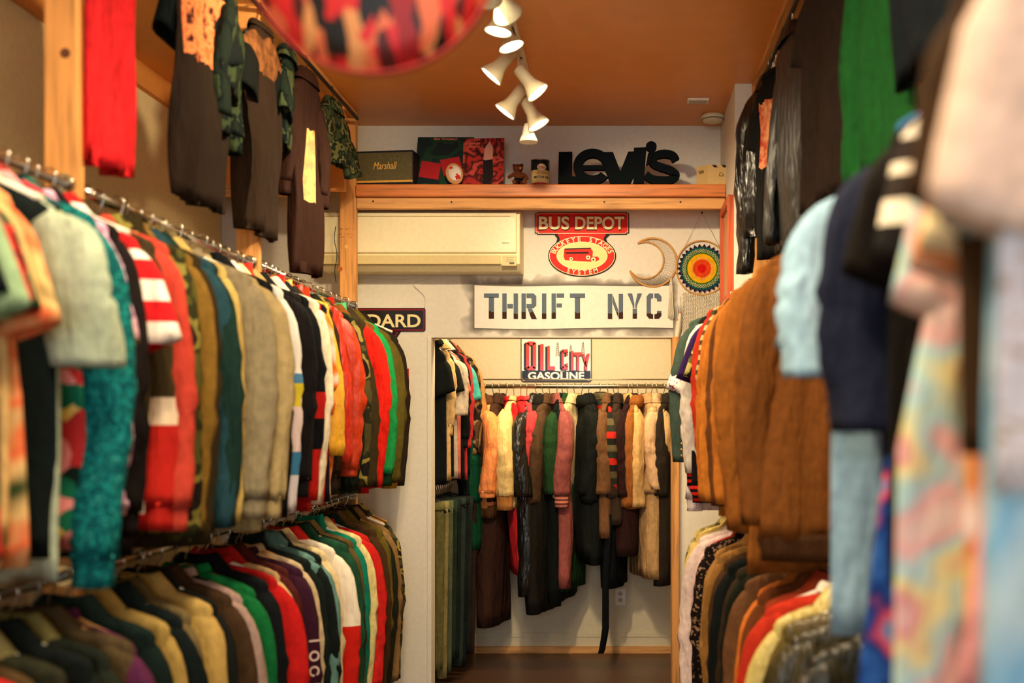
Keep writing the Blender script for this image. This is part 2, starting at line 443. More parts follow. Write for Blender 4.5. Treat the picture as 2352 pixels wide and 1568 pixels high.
def sleeve_mesh(g, side, n=18):
    sw, seed = g['sw'], g['seed']+side*3
    zn = -.085; dr = g['drop']
    L = g['sl']; r0 = g['sr']; r1 = g['cr']; out = g['out']; yk = g['yk']*side
    mb = MB(); rings = []
    if L < .32:      # short sleeve: slanting flat cone
        m = 9
        for i in range(m+1):
            t = i/m
            cx = sw-.058+(out*.75+.02)*t**.9; cz = zn-dr*.78-.015-L*t
            rx = .02+ (r0*.85-.02)*min(1, t*3.5)**.5 + .008*t; ry = (.012+.020*min(1, t*3))*g.get('ryk', 1)
            tilt = .10+.22*t
            rr = []
            for j in range(n):
                a = 2*PI*j/n
                lx = rx*math.cos(a); ly = ry*math.sin(a)
                d = folds(lx*2, cz, seed, .006*t)
                rr.append((side*(cx+lx*math.cos(tilt)), ly+yk*t+d, cz+lx*math.sin(tilt)))
            rings.append(rr)
    else:
        m = 20
        for i in range(m+1):
            t = i/m
            if t < .12: q = t/.12; rx = .02+(r0-.02)*math.sqrt(q); ry = (.018+.016*q)*g.get('ryk', 1)
            else:
                q = (t-.12)/.88; rx = r0+(r1-r0)*q**1.2; ry = (.034+(r1*.75-.034)*q)*g.get('ryk', 1)
            bulge = math.sin(min(1, t*1.1)*PI)
            cx = sw-.055 + (r0*.0) + out*(1-math.exp(-t*4)) + g['bl']*bulge
            cz = zn-dr*.72-.012-L*t
            elb = .0065*math.exp(-((t-.40-.22*((seed*1.7) % 1))/.12)**2)*math.sin(t*42+seed*5)
            wr = g['wr']*(.4+t)
            if g.get('puff'): rx += .008*abs(math.sin(t*PI*g['puff']*.9))-.003
            rr = []
            for j in range(n):
                a = 2*PI*j/n; c, s_ = math.cos(a), math.sin(a)
                k = 1+wr*noise.noise(Vector((c*2.4+seed*5.7, s_*2.4, cz*12+c*1.5)))+wr*.9*noise.noise(Vector((c*2+seed*2.7, s_*2, cz*5)))
                rr.append((side*(cx+rx*c*k+elb), ry*s_*k+yk*t*t+.01*math.sin(t*5+seed), cz))
            rings.append(rr)
    last = rings[-1]
    cxm = sum(p[0] for p in last)/n; cym = sum(p[1] for p in last)/n
    rings.append([(cxm+(x-cxm)*.75, cym+(y-cym)*.75, z+.003) for x, y, z in last])
    rings.append([(cxm+(x-cxm)*.7, cym+(y-cym)*.7, z+.03) for x, y, z in last])
    mb.ring_stack(rings, True, True)
    g['end%d' % side] = (cxm, cym, sum(p[2] for p in last)/n, (max(p[0] for p in last)-min(p[0] for p in last))/2, (max(p[1] for p in last)-min(p[1] for p in last))/2)
    return mb

def cuff_mesh(g, side, ln, sc=.82):
    cx, cy, cz, rx, ry = g['end%d' % side]; mb = MB(); rings = []
    for z, k in ((.012, .9), (0, sc*1.05), (-.01, sc), (-ln*.6, sc*.97), (-ln, sc*.98), (-ln, sc*.8), (-ln+.02, sc*.75)):
        rings.append([(cx+rx*k*math.cos(2*PI*j/22)*(1+.025*(j % 2)), cy+ry*k*math.sin(2*PI*j/22)*(1+.025*(j % 2)), cz+z) for j in range(22)])
    mb.ring_stack(rings); return mb

def collar_mesh(style, seed):
    mb = MB(); zn = -.085
    def band(rows, n=24):
        mb.ring_stack([[(a*math.cos(2*PI*j/n), b*math.sin(2*PI*j/n), zn+z+.012*math.cos(2*PI*j/n)**2) for j in range(n)] for z, a, b in rows], False, False)
    if style == 'crew':
        band([(-.014, .088, .036), (.006, .078, .034), (.012, .070, .030), (.002, .066, .026), (-.03, .066, .024)])
    elif style == 'stand':
        band([(-.02, .085, .036), (.012, .068, .036), (.045, .066, .036), (.046, .056, .028), (.0, .056, .026), (-.03, .06, .026)])
    elif style == 'fold':
        band([(-.032, .118, .046), (-.004, .094, .044), (.028, .066, .036), (.032, .058, .028), (.0, .058, .026), (-.03, .06, .026)])
    elif style == 'fur':
        n = 30; rings = []
        for z, a, b in ((-.05, .125, .05), (-.03, .14, .062), (0, .12, .062), (.025, .088, .05), (.03, .062, .032), (0, .055, .024)):
            rings.append([(a*math.cos(2*PI*j/n)*(1+.10*noise.noise(Vector((j*1.9, z*60, seed)))), b*math.sin(2*PI*j/n)*(1+.2*noise.noise(Vector((j*1.7, z*60, seed+3)))), zn+z) for j in range(n)])
        mb.ring_stack(rings, False, False)
    elif style == 'hood':
        n = 24; rings = []
        for z, a, b, yo in ((-.15, .03, .012, .045), (-.12, .09, .028, .05), (-.06, .115, .045, .042), (0, .105, .05, .026), (.04, .075, .042, .012), (.05, .045, .024, .006), (.03, .035, .014, 0)):
            rings.append([(a*math.cos(2*PI*j/n), yo+b*math.sin(2*PI*j/n)*(1+.15*math.sin(j*1.3+seed)), zn+z) for j in range(n)])
        mb.ring_stack(rings, True, True)
    return mb

_hk = {}
def hanger(loc, rz, sw, desc, style='chrome'):
    mm = M_chrome if style != 'wood' else M_steel
    am = {'chrome': M_chrome, 'wood': M_pineX, 'white': M_white, 'black': M_black}[style]
    nm = {'chrome': 'chrome wire hanger', 'wood': 'wooden hanger', 'white': 'white hanger', 'black': 'black hanger'}[style]
    t = thing('clothes_hanger', '%s holding the %s' % (nm, desc), 'hanger', loc, rz)
    key = (style, round(sw, 2))
    if key not in _hk:
        mb = MB(); R = .0185
        pts = [(math.cos(a)*R, 0, math.sin(a)*R) for a in [math.radians(d) for d in range(200, -60, -20)]]
        pts += [(.012, 0, -.026), (.003, 0, -.034), (0, 0, -.045), (0, 0, -.066)]
        mb.tube(pts, .0026, 6); h = mb.build('hook', mm, t)
        mb = MB(); s = sw*.86
        r = .003 if style == 'chrome' else .007
        mb.tube([(-s, 0, -.142), (-s*.6, 0, -.108), (-s*.25, 0, -.078), (0, 0, -.067), (s*.25, 0, -.078), (s*.6, 0, -.108), (s, 0, -.142)], r, 6)
        a_ = mb.build('hanger_arm', am, t)
        _hk[key] = (h.data, a_.data)
    else:
        for nn, me in zip(('hook', 'hanger_arm'), _hk[key]):
            o = bpy.data.objects.new(nn, me); C.objects.link(o); o.parent = t
    return t

KINDS = {
 'jacket':  dict(sw=.225, bw=.235, len=.84, th=.026, sl=.78, sr=.068, cr=.042, out=.055, drop=.062, collar='fold', flare=.01, cuff=.0, wr=.16),
 'sweatshirt': dict(sw=.235, bw=.235, len=.72, th=.026, sl=.70, sr=.072, cr=.050, out=.065, drop=.070, collar='crew', flare=0, cuff=.06, wr=.14),
 'hoodie':  dict(sw=.23, bw=.235, len=.74, th=.028, sl=.69, sr=.072, cr=.050, out=.060, drop=.068, collar='hood', flare=0, cuff=.06, wr=.14),
 'shirt':   dict(sw=.22, bw=.235, len=.82, th=.022, sl=.70, sr=.062, cr=.042, out=.050, drop=.062, collar='fold', flare=.01, cuff=.055, wr=.22),
 't_shirt': dict(sw=.215, bw=.225, len=.78, th=.020, sl=.23, sr=.085, cr=.08, out=.055, drop=.085, collar='crew', flare=.0, cuff=0, wr=.1),
 'camp_shirt': dict(sw=.22, bw=.235, len=.80, th=.020, sl=.27, sr=.09, cr=.08, out=.06, drop=.085, collar='fold', flare=.01, cuff=0, wr=.1),
 'vest':    dict(sw=.19, bw=.235, len=.68, th=.036, sl=0, sr=0, cr=0, out=0, drop=.05, collar='stand', flare=0, cuff=0, wr=.1, puff=6),
 'puffer_jacket': dict(sw=.225, bw=.24, len=.72, th=.036, sl=.68, sr=.074, cr=.05, out=.06, drop=.062, collar='stand', flare=0, cuff=.03, wr=.14, puff=7),
 'coat':    dict(sw=.225, bw=.25, len=1.10, th=.032, sl=.70, sr=.068, cr=.050, out=.045, drop=.062, collar='fold', flare=.03, cuff=0, wr=.12),
 'blazer':  dict(sw=.22, bw=.225, len=.78, th=.026, sl=.66, sr=.062, cr=.046, out=.05, drop=.055, collar='fold', flare=.01, cuff=0, wr=.10),
 'blouse':  dict(sw=.20, bw=.21, len=.66, th=.020, sl=.60, sr=.07, cr=.04, out=.05, drop=.062, collar='crew', flare=.02, cuff=.02, wr=.25),
 'dress':   dict(sw=.175, bw=.17, len=1.12, th=.024, sl=0, sr=0, cr=0, out=0, drop=.055, collar='crew', flare=.10, cuff=0, wr=.1, waist=.03),
}
CATS = {'jacket': 'jacket', 'sweatshirt': 'sweatshirt', 'hoodie': 'hoodie', 'shirt': 'shirt', 't_shirt': 't-shirt', 'camp_shirt': 'shirt', 'vest': 'vest', 'puffer_jacket': 'jacket', 'coat': 'coat', 'blazer': 'blazer', 'blouse': 'blouse', 'dress': 'dress'}
rnd = random.Random(11)
GN = [0]
def garment(kind, x, y, z, rz, m, label, group, hdesc=None, part_m=None, m2=None, hang='chrome', **kw):
    """m: body fabric, m2: sleeves, part_m: dict for collar/cuff/hem"""
    GN[0] += 1
    g = dict(KINDS[kind]); g['seed'] = GN[0]*1.37
    r = rnd
    g['fold'] = .011; g['yk'] = r.uniform(-.03, .03); g['bl'] = r.uniform(.0, .025)
    for k, v in (('sw', .012), ('bw', .012), ('len', .03), ('sl', .02), ('out', .012)):
        if g[k]: g[k] += r.uniform(-v, v)
    pm = part_m or {}
    for k, v in kw.items():
        if k.startswith('d_'): g[k[2:]] += v
        else: g[k] = v
    t = thing(kind, label, CATS[kind], (x, y, z), rz, group)
    body_mesh(g).build('torso' if kind != 'dress' else 'gown', m, t)
    if g['sl']:
        for s in (1, -1):
            sleeve_mesh(g, s).build('sleeve', m2 or m, t)
            if g['cuff']: cuff_mesh(g, s, g['cuff']).build('cuff', pm.get('cuff', m2 or m), t)
    if g['collar']: collar_mesh(g['collar'], g['seed']).build('hood' if g['collar'] == 'hood' else 'collar', pm.get('collar', m), t)
    if 'hem' in pm:
        zb = -.085-g['len']; w0 = g['bw']+g['flare']*.65; mb = MB()
        mb.ring_stack([[(w0*k*math.copysign(abs(math.cos(2*PI*j/40))**.8, math.cos(2*PI*j/40)), g['th']*1.15*k*math.sin(2*PI*j/40)*(1+.05*(j % 2)), zb+dz) for j in range(40)] for dz, k in ((.02, 1.0), (.0, 1.02), (-.03, .97), (-.06, .97), (-.06, .8))])
        mb.build('hem_band', pm['hem'], t)
    if 'placket' in pm:
        mb = MB(); n = 12
        for ysg in (-1,):
            rings = []
            for i in range(n+1):
                zz = -.12-(g['len']-.05)*i/n; yy = ysg*(g['th']*1.3+.012)
                rings.append([(-.012, yy, zz), (.012, yy, zz), (.012, yy+.02, zz), (-.012, yy+.02, zz)])
            mb.ring_stack(rings, smooth=False)
        mb.build('placket', pm['placket'], t)
    if hang: hanger((x, y, z), rz+r.uniform(-.03, .03), g['sw'], hdesc or label, hang)
    return t, g

def trousers(x, y, z, rz, m, label, group, hdesc, L=1.0, w=.17, hang='black', seed=0):
    """trousers clipped by the waistband, legs laid together"""
    t = thing('trousers', label, 'trousers', (x, y, z), rz, group)
    for sd in (-1, 1):
        mb = MB(); rings = []; n = 20
        for i in range(17):
            q = i/16; zz = -.10-L*q
            cw = w*(.52-.12*q); cx = sd*w*.48
            rings.append([(cx+cw*math.cos(2*PI*j/n), .018*math.sin(2*PI*j/n)+.010*math.sin(cx*40+q*3+seed)+.012*noise.noise(Vector((math.cos(2*PI*j/n)*2, seed, zz*4))), zz) for j in range(n)])
        mb.ring_stack(rings); mb.build('trouser_leg', m, t)
    mb = MB(); n = 32
    mb.ring_stack([[(w*k*math.cos(2*PI*j/n), .022*k*math.sin(2*PI*j/n), zz) for j in range(n)] for zz, k in ((-.085, .9), (-.08, 1.0), (-.12, 1.03), (-.125, 1.0))])
    mb.build('waistband', m, t)
    hanger((x, y, z), rz, w+.02, hdesc, hang)
    return t

def row(tagname, xr, zr, items, side, bounds, label_rail, xo_def, default_kind='jacket'):
    """items: (px of the aisle-side edge or ('d',depth), kind, colour or material spec, description, opts)"""
    pass

def dep(px, xo): return F*abs(xo)/abs(px-VX)

# spec -> material
def mk(spec, desc):
    if isinstance(spec, tuple) and len(spec) == 3 and not isinstance(spec[0], str):
        return fab(desc.replace(' ', '_'), spec)
    k = spec[0]; cols = spec[1]; sc = spec[2] if len(spec) > 2 else 1.0
    rough = spec[3] if len(spec) > 3 else .85
    return fab(desc.replace(' ', '_'), cols[0], k, cols, sc, rough)

OLIVE = [(96, 94, 44), (60, 62, 32), (140, 132, 66), (40, 34, 26)]
DARK = (20, 26, 26); BLK = (8, 22, 24)
RX = random.Random(5)

def hang_row(items, xr, zr, side, railtxt, group, spans, xo, tw=.16):
    prev = None
    for it in items:
        pos, kind, spec, desc = it[:4]; o = dict(it[4]) if len(it) > 4 else {}
        d = dep(pos, xo) if not isinstance(pos, str) else float(pos)
        # keep off the posts
        for a, b in spans:
            if a < d < b: d = a if d-a < b-d else b
        m = mk(spec, desc)
        m2 = mk(o.pop('m2'), desc+' sleeve') if 'm2' in o else None
        pm = {k: mk(v, desc+' '+k) for k, v in o.pop('pm').items()} if 'pm' in o else None
        rz = o.pop('rz', RX.uniform(-tw, tw)); dx = o.pop('dx', 0); hang = o.pop('hang', 'chrome')
        lab = o.pop('lab', None) or ('%s %s' % (desc, railtxt))
        garment(kind, xr+dx, d, zr, rz, m, lab, group, hdesc=desc+' on that rail' if False else desc, part_m=pm, m2=m2, hang=hang, **o)

LU = 'on the upper left rail'; LL = 'on the lower left rail'
RU = 'on the upper right rail'; RL = 'on the lower right rail'
FLOR = [(22, 60, 58), (198, 58, 76), (30, 110, 96), (226, 190, 90), (214, 170, 170), (20, 40, 40)]
PASTEL = [(236, 214, 204), (238, 190, 186), (180, 222, 224), (240, 232, 170), (226, 160, 160), (240, 236, 228)]
CAMO2 = [(92, 86, 48), (52, 54, 34), (150, 134, 70), (34, 30, 24)]

left_upper = [
 ('5.44', 'jacket', (52, 42, 30), 'dark brown work jacket, last'),
 ('5.36', 'jacket', (196, 150, 40), 'mustard yellow chore jacket', {'pm': {'collar': (96, 80, 40)}}),
 ('5.28', 'jacket', (104, 92, 34), 'dark mustard field jacket'),
 ('5.20', 'shirt', (70, 58, 40), 'brown flannel shirt behind the green zip jacket'),
 ('5.10', 'sweatshirt', (34, 148, 76), 'bright green zip jacket', {'pm': {'collar': (90, 180, 120), 'cuff': (20, 60, 34)}, 'collar': 'stand'}),
 ('5.02', 'jacket', (132, 82, 34), 'tan canvas coat between green and red jackets'),
 ('4.88', 'jacket', (222, 40, 26), 'scarlet red windbreaker with wide sleeve', {'d_sr': .03, 'd_out': .03, 'collar': 'stand'}),
 ('4.80', 'jacket', (70, 56, 28), 'dark olive brown jacket just nearer than the scarlet windbreaker'),
 ('4.70', 'jacket', ('camo', CAMO2), 'camouflage jacket with tan and olive patches'),
 ('4.61', 'jacket', (28, 38, 26), 'black-green nylon jacket beside the orange puffer vest', {}),
 ('4.50', 'puffer_jacket', ('plain_', [(208, 66, 22)], 1, .45), 'orange-red puffer jacket', {'pm': {'collar': (200, 60, 30)}}),
 ('4.42', 'vest', ('plain_', [(206, 50, 24)], 1, .45), 'glossy orange puffer vest', {'d_bw': .05, 'd_sw': .04}),
 ('4.34', 'shirt', (58, 44, 24), 'dark ochre shirt hanging behind the yellow puffer vest'),
 ('4.26', 'vest', ('plain_', [(226, 172, 50)], 1, .5), 'yellow puffer vest', {'d_bw': .04, 'd_sw': .03}),
 ('4.19', 'jacket', (24, 28, 44), 'navy jacket with orange and white embroidery', {'m2': ('blotch', [(24, 28, 44), (226, 120, 40), (236, 226, 210), (24, 28, 44)], 2.2), 'd_out': -.03}),
 ('4.12', 'jacket', (200, 40, 34), 'red jacket with stand collar by the post', {'collar': 'stand', 'd_out': -.03}),
 ('4.05', 'jacket', (236, 226, 198), 'big white jacket with a puffed sleeve', {'d_out': -.012}),
 ('3.93', 'jacket', ('bands', [(190, 36, 28), (18, 20, 24), (190, 36, 28), (18, 20, 24)], [-1.5, -.72, -.6, -.5]), 'black jacket with red lower sleeves'),
 ('3.86', 'blazer', (180, 150, 96), 'beige blazer beside the black and red jacket'),
 ('3.79', 'sweatshirt', (30, 26, 28), 'black track top with raised coral red collar', {'collar': 'stand', 'd_out': -.02, 'pm': {'collar': (216, 60, 48)}}),
 ('3.71', 'shirt', (226, 206, 160), 'cream shirt behind the white and pastel track jacket'),
 ('3.63', 'jacket', ('bands', [(220, 214, 220), (70, 130, 170), (228, 208, 206), (206, 190, 60), (80, 130, 170), (226, 222, 216)], [-1.5, -.80, -.72, -.56, -.48, -.44]), 'white track jacket with yellow and blue patches'),
 ('3.55', 'jacket', (30, 24, 20), 'black corduroy jacket left of the white track jacket'),
 ('3.47', 'jacket', (14, 20, 24), 'black coat behind the bulky grey sweater'),
 ('3.38', 'sweatshirt', (176, 156, 112), 'bulky grey-beige sweater', {'d_sr': .03, 'd_out': .03, 'd_len': .10, 'd_bw': .02, 'pm': {'hem': (186, 168, 118)}}),
 ('3.27', 'sweatshirt', (150, 138, 110), 'washed grey sweatshirt'),
 ('3.18', 'jacket', (196, 170, 104), 'pale khaki jacket'),
 ('3.10', 'jacket', (34, 66, 58), 'dark teal green jacket'),
 ('3.03', 'jacket', (46, 84, 96), 'faded blue denim shirt-jacket'),
 ('2.95', 'jacket', (136, 104, 44), 'bronze brown jacket'),
 ('2.88', 'jacket', (66, 52, 26), 'dark olive wool jacket', {'collar': 'stand'}),
 ('2.81', 'jacket', ('camo', OLIVE), 'olive camouflage jacket'),
 ('2.74', 'sweatshirt', (208, 78, 62), 'salmon red sweatshirt', {'d_len': .04}),
 ('2.62', 'hoodie', (74, 62, 36), 'olive brown hoodie', {'dx': -.03, 'sr': .05, 'm2': ('bands', [(196, 44, 36), (226, 206, 180), (74, 62, 36)], [-1.5, -.62, -.55])}),
 ('2.56', 'camp_shirt', ('stripe', [(232, 222, 212), (206, 38, 40)], .9), 'red and white checked short-sleeved shirt', {'d_out': .04, 'm2': ('stripe', [(238, 228, 216), (210, 36, 40)], 1.2)}),
 ('2.49', 'shirt', (34, 26, 24), 'black-brown shirt next to the lavender ruffled blouse'),
 ('2.43', 'blouse', ('stripe', [(214, 176, 196), (186, 140, 170)], 5), 'lavender ruffled blouse', {'wr': .8, 'd_sl': .06}),
 ('2.36', 'camp_shirt', ('floral', FLOR, 1.3), 'teal and red floral shirt', {}),
 ('2.30', 'sweatshirt', ('speckle', [(12, 96, 100), (30, 140, 136), (8, 60, 66), (60, 160, 150)]), 'teal fuzzy knit sweater', {'d_sl': .05}),
 ('2.24', 'camp_shirt', ('floral', [(210, 60, 60), (236, 150, 150), (30, 120, 90), (240, 210, 120), (26, 50, 40)], 1.1), 'pink, green and yellow floral blouse'),
 ('2.18', 'camp_shirt', (172, 184, 160), 'pale grey-green short-sleeved shirt', {'d_out': .05, 'd_sl': .05, 'd_len': .06}),
 ('2.12', 't_shirt', (20, 34, 34), 'black t-shirt behind the pale grey-green shirt'),
 ('2.06', 'camp_shirt', ('blotch', [(206, 170, 116), (222, 110, 70), (226, 190, 130), (70, 90, 50)], 2), 'peach and tan printed shirt', {'d_out': .03}),
 ('2.00', 't_shirt', (210, 176, 120), 'sand coloured t-shirt'),
 ('1.94', 'camp_shirt', ('floral', [(30, 100, 70), (206, 60, 50), (20, 30, 34), (220, 180, 120)], .9), 'dark green and red printed shirt'),
 ('1.88', 'camp_shirt', (150, 178, 140), 'pale sage green shirt', {'d_out': .03}),
 ('1.81', 't_shirt', (24, 30, 34), 'black t-shirt nearest the left edge'),
 ('1.74', 'camp_shirt', (206, 190, 150), 'cream shirt cut by the left edge'),
 ('1.66', 'camp_shirt', (150, 176, 90), 'lime green shirt cut by the left edge'),
]
left_lower = [
 ('5.44', 'jacket', ('camo', CAMO2, 1.3), 'woodland camouflage jacket, last'),
 ('5.36', 'jacket', (66, 52, 40), 'dark leather-brown jacket by the wall', {}),
 ('5.28', 'jacket', (150, 118, 76), 'tan field jacket with pointed collar'),
 ('5.20', 'jacket', (42, 46, 26), 'dark moss green jacket'),
 ('5.11', 'jacket', (118, 104, 38), 'khaki olive army shirt'),
 ('5.02', 'jacket', (88, 60, 34), 'russet brown jacket'),
 ('4.92', 'jacket', (30, 64, 48), 'deep green jacket behind the red sweatshirt'),
 ('4.83', 'sweatshirt', (214, 44, 40), 'bright red sweatshirt', {'d_out': .02}),
 ('4.74', 'jacket', (226, 210, 150), 'ivory jacket beside the red sweatshirt'),
 ('4.66', 'jacket', (20, 136, 112), 'emerald teal track jacket', {'collar': 'stand'}),
 ('4.57', 'jacket', (112, 92, 50), 'olive tan jacket near the teal track jacket'),
 ('4.49', 'jacket', (44, 34, 26), 'black-brown jacket with rough weave'),
 ('4.41', 'jacket', (40, 92, 66), 'bottle green thin jacket'),
 ('4.32', 'jacket', ('bands', [(214, 42, 30), (236, 226, 206), (200, 40, 30)], [-1.5, -.46, -.10]), 'white jacket with red lower sleeves', {'d_out': .04, 'd_sr': .02}),
 ('4.22', 'jacket', (226, 206, 160), 'cream jacket next to the white and red one'),
 ('4.12', 'jacket', (30, 40, 36), 'black jacket left of the cream jacket'),
 ('4.05', 'hoodie', (112, 154, 146), 'light teal blue hoodie', {'d_sr': .015, 'd_out': .02}),
 ('3.93', 'jacket', (30, 44, 40), 'dark green-black jacket with stand collar', {'collar': 'stand'}),
 ('3.85', 'sweatshirt', (204, 184, 152), 'oatmeal sweatshirt'),
 ('3.77', 'sweatshirt', ('bands', [(70, 30, 52), (70, 30, 52)], [-1.5, -.5]), 'plum sweatshirt with white lettered sleeve', {'letters': 1}),
 ('3.69', 'jacket', (96, 40, 36), 'maroon jacket behind the plum sweatshirt'),
 ('3.61', 'jacket', (210, 180, 130), 'sand jacket with red edge', {'pm': {'collar': (190, 40, 36)}}),
 ('3.53', 'sweatshirt', (204, 36, 34), 'crimson sweatshirt next to the kelly green one', {'d_out': .02}),
 ('3.44', 'jacket', (24, 28, 34), 'black nylon jacket beside the crimson sweatshirt'),
 ('3.34', 'sweatshirt', (22, 116, 60), 'kelly green sweatshirt', {'d_out': .02}),
 ('3.26', 'sweatshirt', (172, 146, 134), 'mauve grey sweatshirt'),
 ('3.17', 'jacket', (84, 62, 40), 'chocolate brown jacket'),
 ('3.08', 'jacket', (28, 34, 30), 'charcoal black jacket'),
 ('3.00', 'jacket', (186, 156, 92), 'camel blouson with ribbed edge'),
 ('2.92', 'jacket', (124, 108, 74), 'grey olive canvas jacket'),
 ('2.84', 'jacket', (20, 34, 34), 'black jacket left of the camel blouson'),
 ('2.75', 'jacket', (174, 146, 84), 'wheat coloured jacket'),
 ('2.62', 'jacket', (24, 44, 38), 'dark green coat by the post'),
 ('2.55', 'sweatshirt', (104, 46, 84), 'purple sweatshirt', {'d_out': .02}),
 ('2.46', 'jacket', (96, 80, 54), 'taupe jacket right of the white tag'),
 ('2.38', 'jacket', (46, 52, 40), 'grey green jacket with piped collar', {'pm': {'collar': (140, 132, 80)}}),
 ('2.30', 'jacket', (28, 36, 34), 'black anorak near the left edge'),
 ('2.22', 'jacket', (60, 60, 40), 'faded moss jacket with pale seams', {'pm': {'collar': (140, 130, 84)}}),
 ('2.14', 'shirt', (96, 74, 44), 'tan shirt near the left edge'),
 ('2.06', 'jacket', (180, 40, 40), 'red edged jacket near the left edge'),
 ('1.98', 'jacket', (18, 30, 32), 'black jacket cut by the left edge'),
 ('1.90', 'jacket', (40, 44, 40), 'dark grey jacket cut by the left edge'),
]
right_upper = [
 ('4.98', 'blazer', (74, 92, 80), 'grey green blazer with brass cuff buttons', {'d_out': .03, 'dx': -.045, 'buttons': 1}),
 ('4.90', 'camp_shirt', ('speckle', [(230, 224, 214), (230, 224, 214), (190, 60, 90), (40, 40, 60)]), 'white lettered short-sleeved jersey', {'d_out': .05, 'd_sl': .03}),
 ('4.82', 'shirt', (228, 216, 206), 'long white shirt reaching below its neighbours', {'d_len': .12, 'd_sl': .14, 'd_out': .03}),
 ('4.74', 't_shirt', (88, 82, 66), 'dark grey short-sleeved tee', {'d_out': .05}),
 ('4.66', 'sweatshirt', (34, 30, 30), 'white-sleeved dark cardigan with red and black striped hem', {'dx': .02, 'm2': (226, 214, 200), 'pm': {'hem': ('stripe', [(204, 34, 24), (20, 16, 20)], 4.5), 'cuff': ('stripe', [(204, 34, 24), (20, 16, 20)], 4.5)}, 'd_len': .14, 'd_bw': .05}),
 ('4.57', 'camp_shirt', (66, 40, 96), 'purple short-sleeved shirt with pale trim', {'d_out': .04, 'pm': {'collar': (220, 210, 190)}}),
 ('4.48', 'camp_shirt', ('floral', [(120, 110, 54), (60, 56, 34), (190, 176, 110)], 1), 'olive patterned short-sleeved shirt', {'d_out': .03}),
 ('4.40', 'shirt', (206, 62, 36), 'orange-red shirt beside the olive patterned shirt'),
 ('4.32', 'shirt', ('stripe', [(90, 84, 52), (190, 180, 130)], 3), 'olive striped shirt'),
 ('4.20', 'jacket', (190, 112, 44), 'tan suede jacket, farther of two', {'d_out': .03}),
 ('4.08', 'jacket', (198, 124, 50), 'light tan suede jacket', {'d_out': .03, 'd_len': .03}),
 ('3.96', 'jacket', (120, 74, 40), 'brown leather jacket between tan suede jackets'),
 ('3.84', 'shirt', (218, 206, 178), 'white striped shirt edge between brown jackets'),
 ('3.72', 'jacket', (190, 118, 48), 'caramel suede jacket'),
 ('3.62', 'jacket', (104, 62, 34), 'chestnut jacket by the narrow post'),
 ('3.44', 'jacket', (176, 118, 52), 'golden tan corduroy jacket'),
 ('3.30', 'jacket', (158, 98, 40), 'large brown suede coat, first layer', {'d_out': .05, 'd_sr': .02, 'd_len': .12, 'd_sl': .04}),
 ('3.16', 'coat', (156, 96, 40), 'big cinnamon brown suede coat', {'len': .98, 'd_sr': .025, 'd_out': .05, 'sl': .80}),
 ('2.98', 'jacket', (132, 80, 36), 'brown corduroy jacket with dark hem', {'d_out': .03, 'pm': {'hem': (76, 46, 24)}, 'd_len': .04}),
 ('2.06', 't_shirt', (164, 196, 208), 'pale blue t-shirt, farther layer', {'d_out': .06, 'd_sl': .10, 'd_len': .08}),
 ('1.97', 't_shirt', (158, 192, 210), 'long pale blue t-shirt', {'d_out': .07, 'd_sl': .13, 'd_len': .12, 'd_bw': .03}),
 ('1.89', 't_shirt', (222, 26, 26), 'bright red t-shirt', {'dx': .06, 'd_sl': .16}),
 ('1.80', 't_shirt', (24, 22, 18), 'black t-shirt', {'dx': .03, 'd_len': .12, 'd_sl': .02}),
 ('1.72', 't_shirt', (36, 42, 66), 'navy blue t-shirt', {'dx': .02, 'd_out': .02, 'd_sl': .24, 'd_sr': .01, 'd_len': -.05}),
 ('1.64', 'dress', ('blotch', [(26, 50, 130), (60, 110, 190), (30, 60, 140), (216, 90, 120), (80, 150, 200), (36, 40, 90)], 2.2), 'blue and pink splashed dress', {'len': .98, 'dx': -.03}),
 ('1.55', 't_shirt', (30, 24, 18), 'dark brown t-shirt'),
 ('1.47', 't_shirt', (30, 30, 26), 'black tee with white banded sleeve', {'m2': ('bands', [(30, 26, 24), (236, 226, 206), (60, 50, 44), (236, 226, 206), (50, 40, 36), (232, 224, 208)], [-1.5, -.34, -.31, -.27, -.255, -.22])}),
 ('1.39', 'camp_shirt', ('blotch', PASTEL, 1.4), 'white shirt with pastel splashes', {'dx': .02}),
 ('1.30', 'camp_shirt', ('blotch', PASTEL, 2.0), 'long pink and yellow floral tunic', {'d_bw': .05, 'dx': .01, 'd_sl': .04, 'len': .97}),
 ('1.22', 'camp_shirt', ('blotch', [(236, 226, 220), (216, 140, 90), (236, 206, 140), (200, 60, 40)], 2), 'white shirt with orange leaf print'),
 ('1.19', 't_shirt', (240, 216, 222), 'pale pink t-shirt', {'m2': ('blotch', [(240, 220, 226), (240, 226, 180), (236, 120, 170)], 1.5), 'dx': .0, 'd_sl': .05}),
 ('1.13', 'dress', (232, 166, 170), 'pink dress with bright red hem', {'pm': {'hem': (220, 24, 20)}, 'len': .84, 'd_bw': .03, 'd_sw': .03}),
 ('1.06', 't_shirt', (76, 52, 30), 'brown t-shirt between pink and grey garments', {'len': .55, 'd_out': -.04, 'dx': -.075}),
 ('.99', 'camp_shirt', ('blotch', [(186, 206, 210), (180, 204, 212), (120, 170, 200), (190, 212, 214)], 1.2), 'pale blue shirt with darker blue top', {'len': .86, 'dx': -.05, 'd_out': -.05}),
 ('.91', 'camp_shirt', ('speckle', [(206, 204, 212), (206, 204, 212), (170, 150, 130)]), 'fuzzy light grey top nearest the right edge', {'len': .58, 'dx': -.055, 'd_out': -.02, 'd_sl': .0, 'm2': (232, 206, 188)}),
]
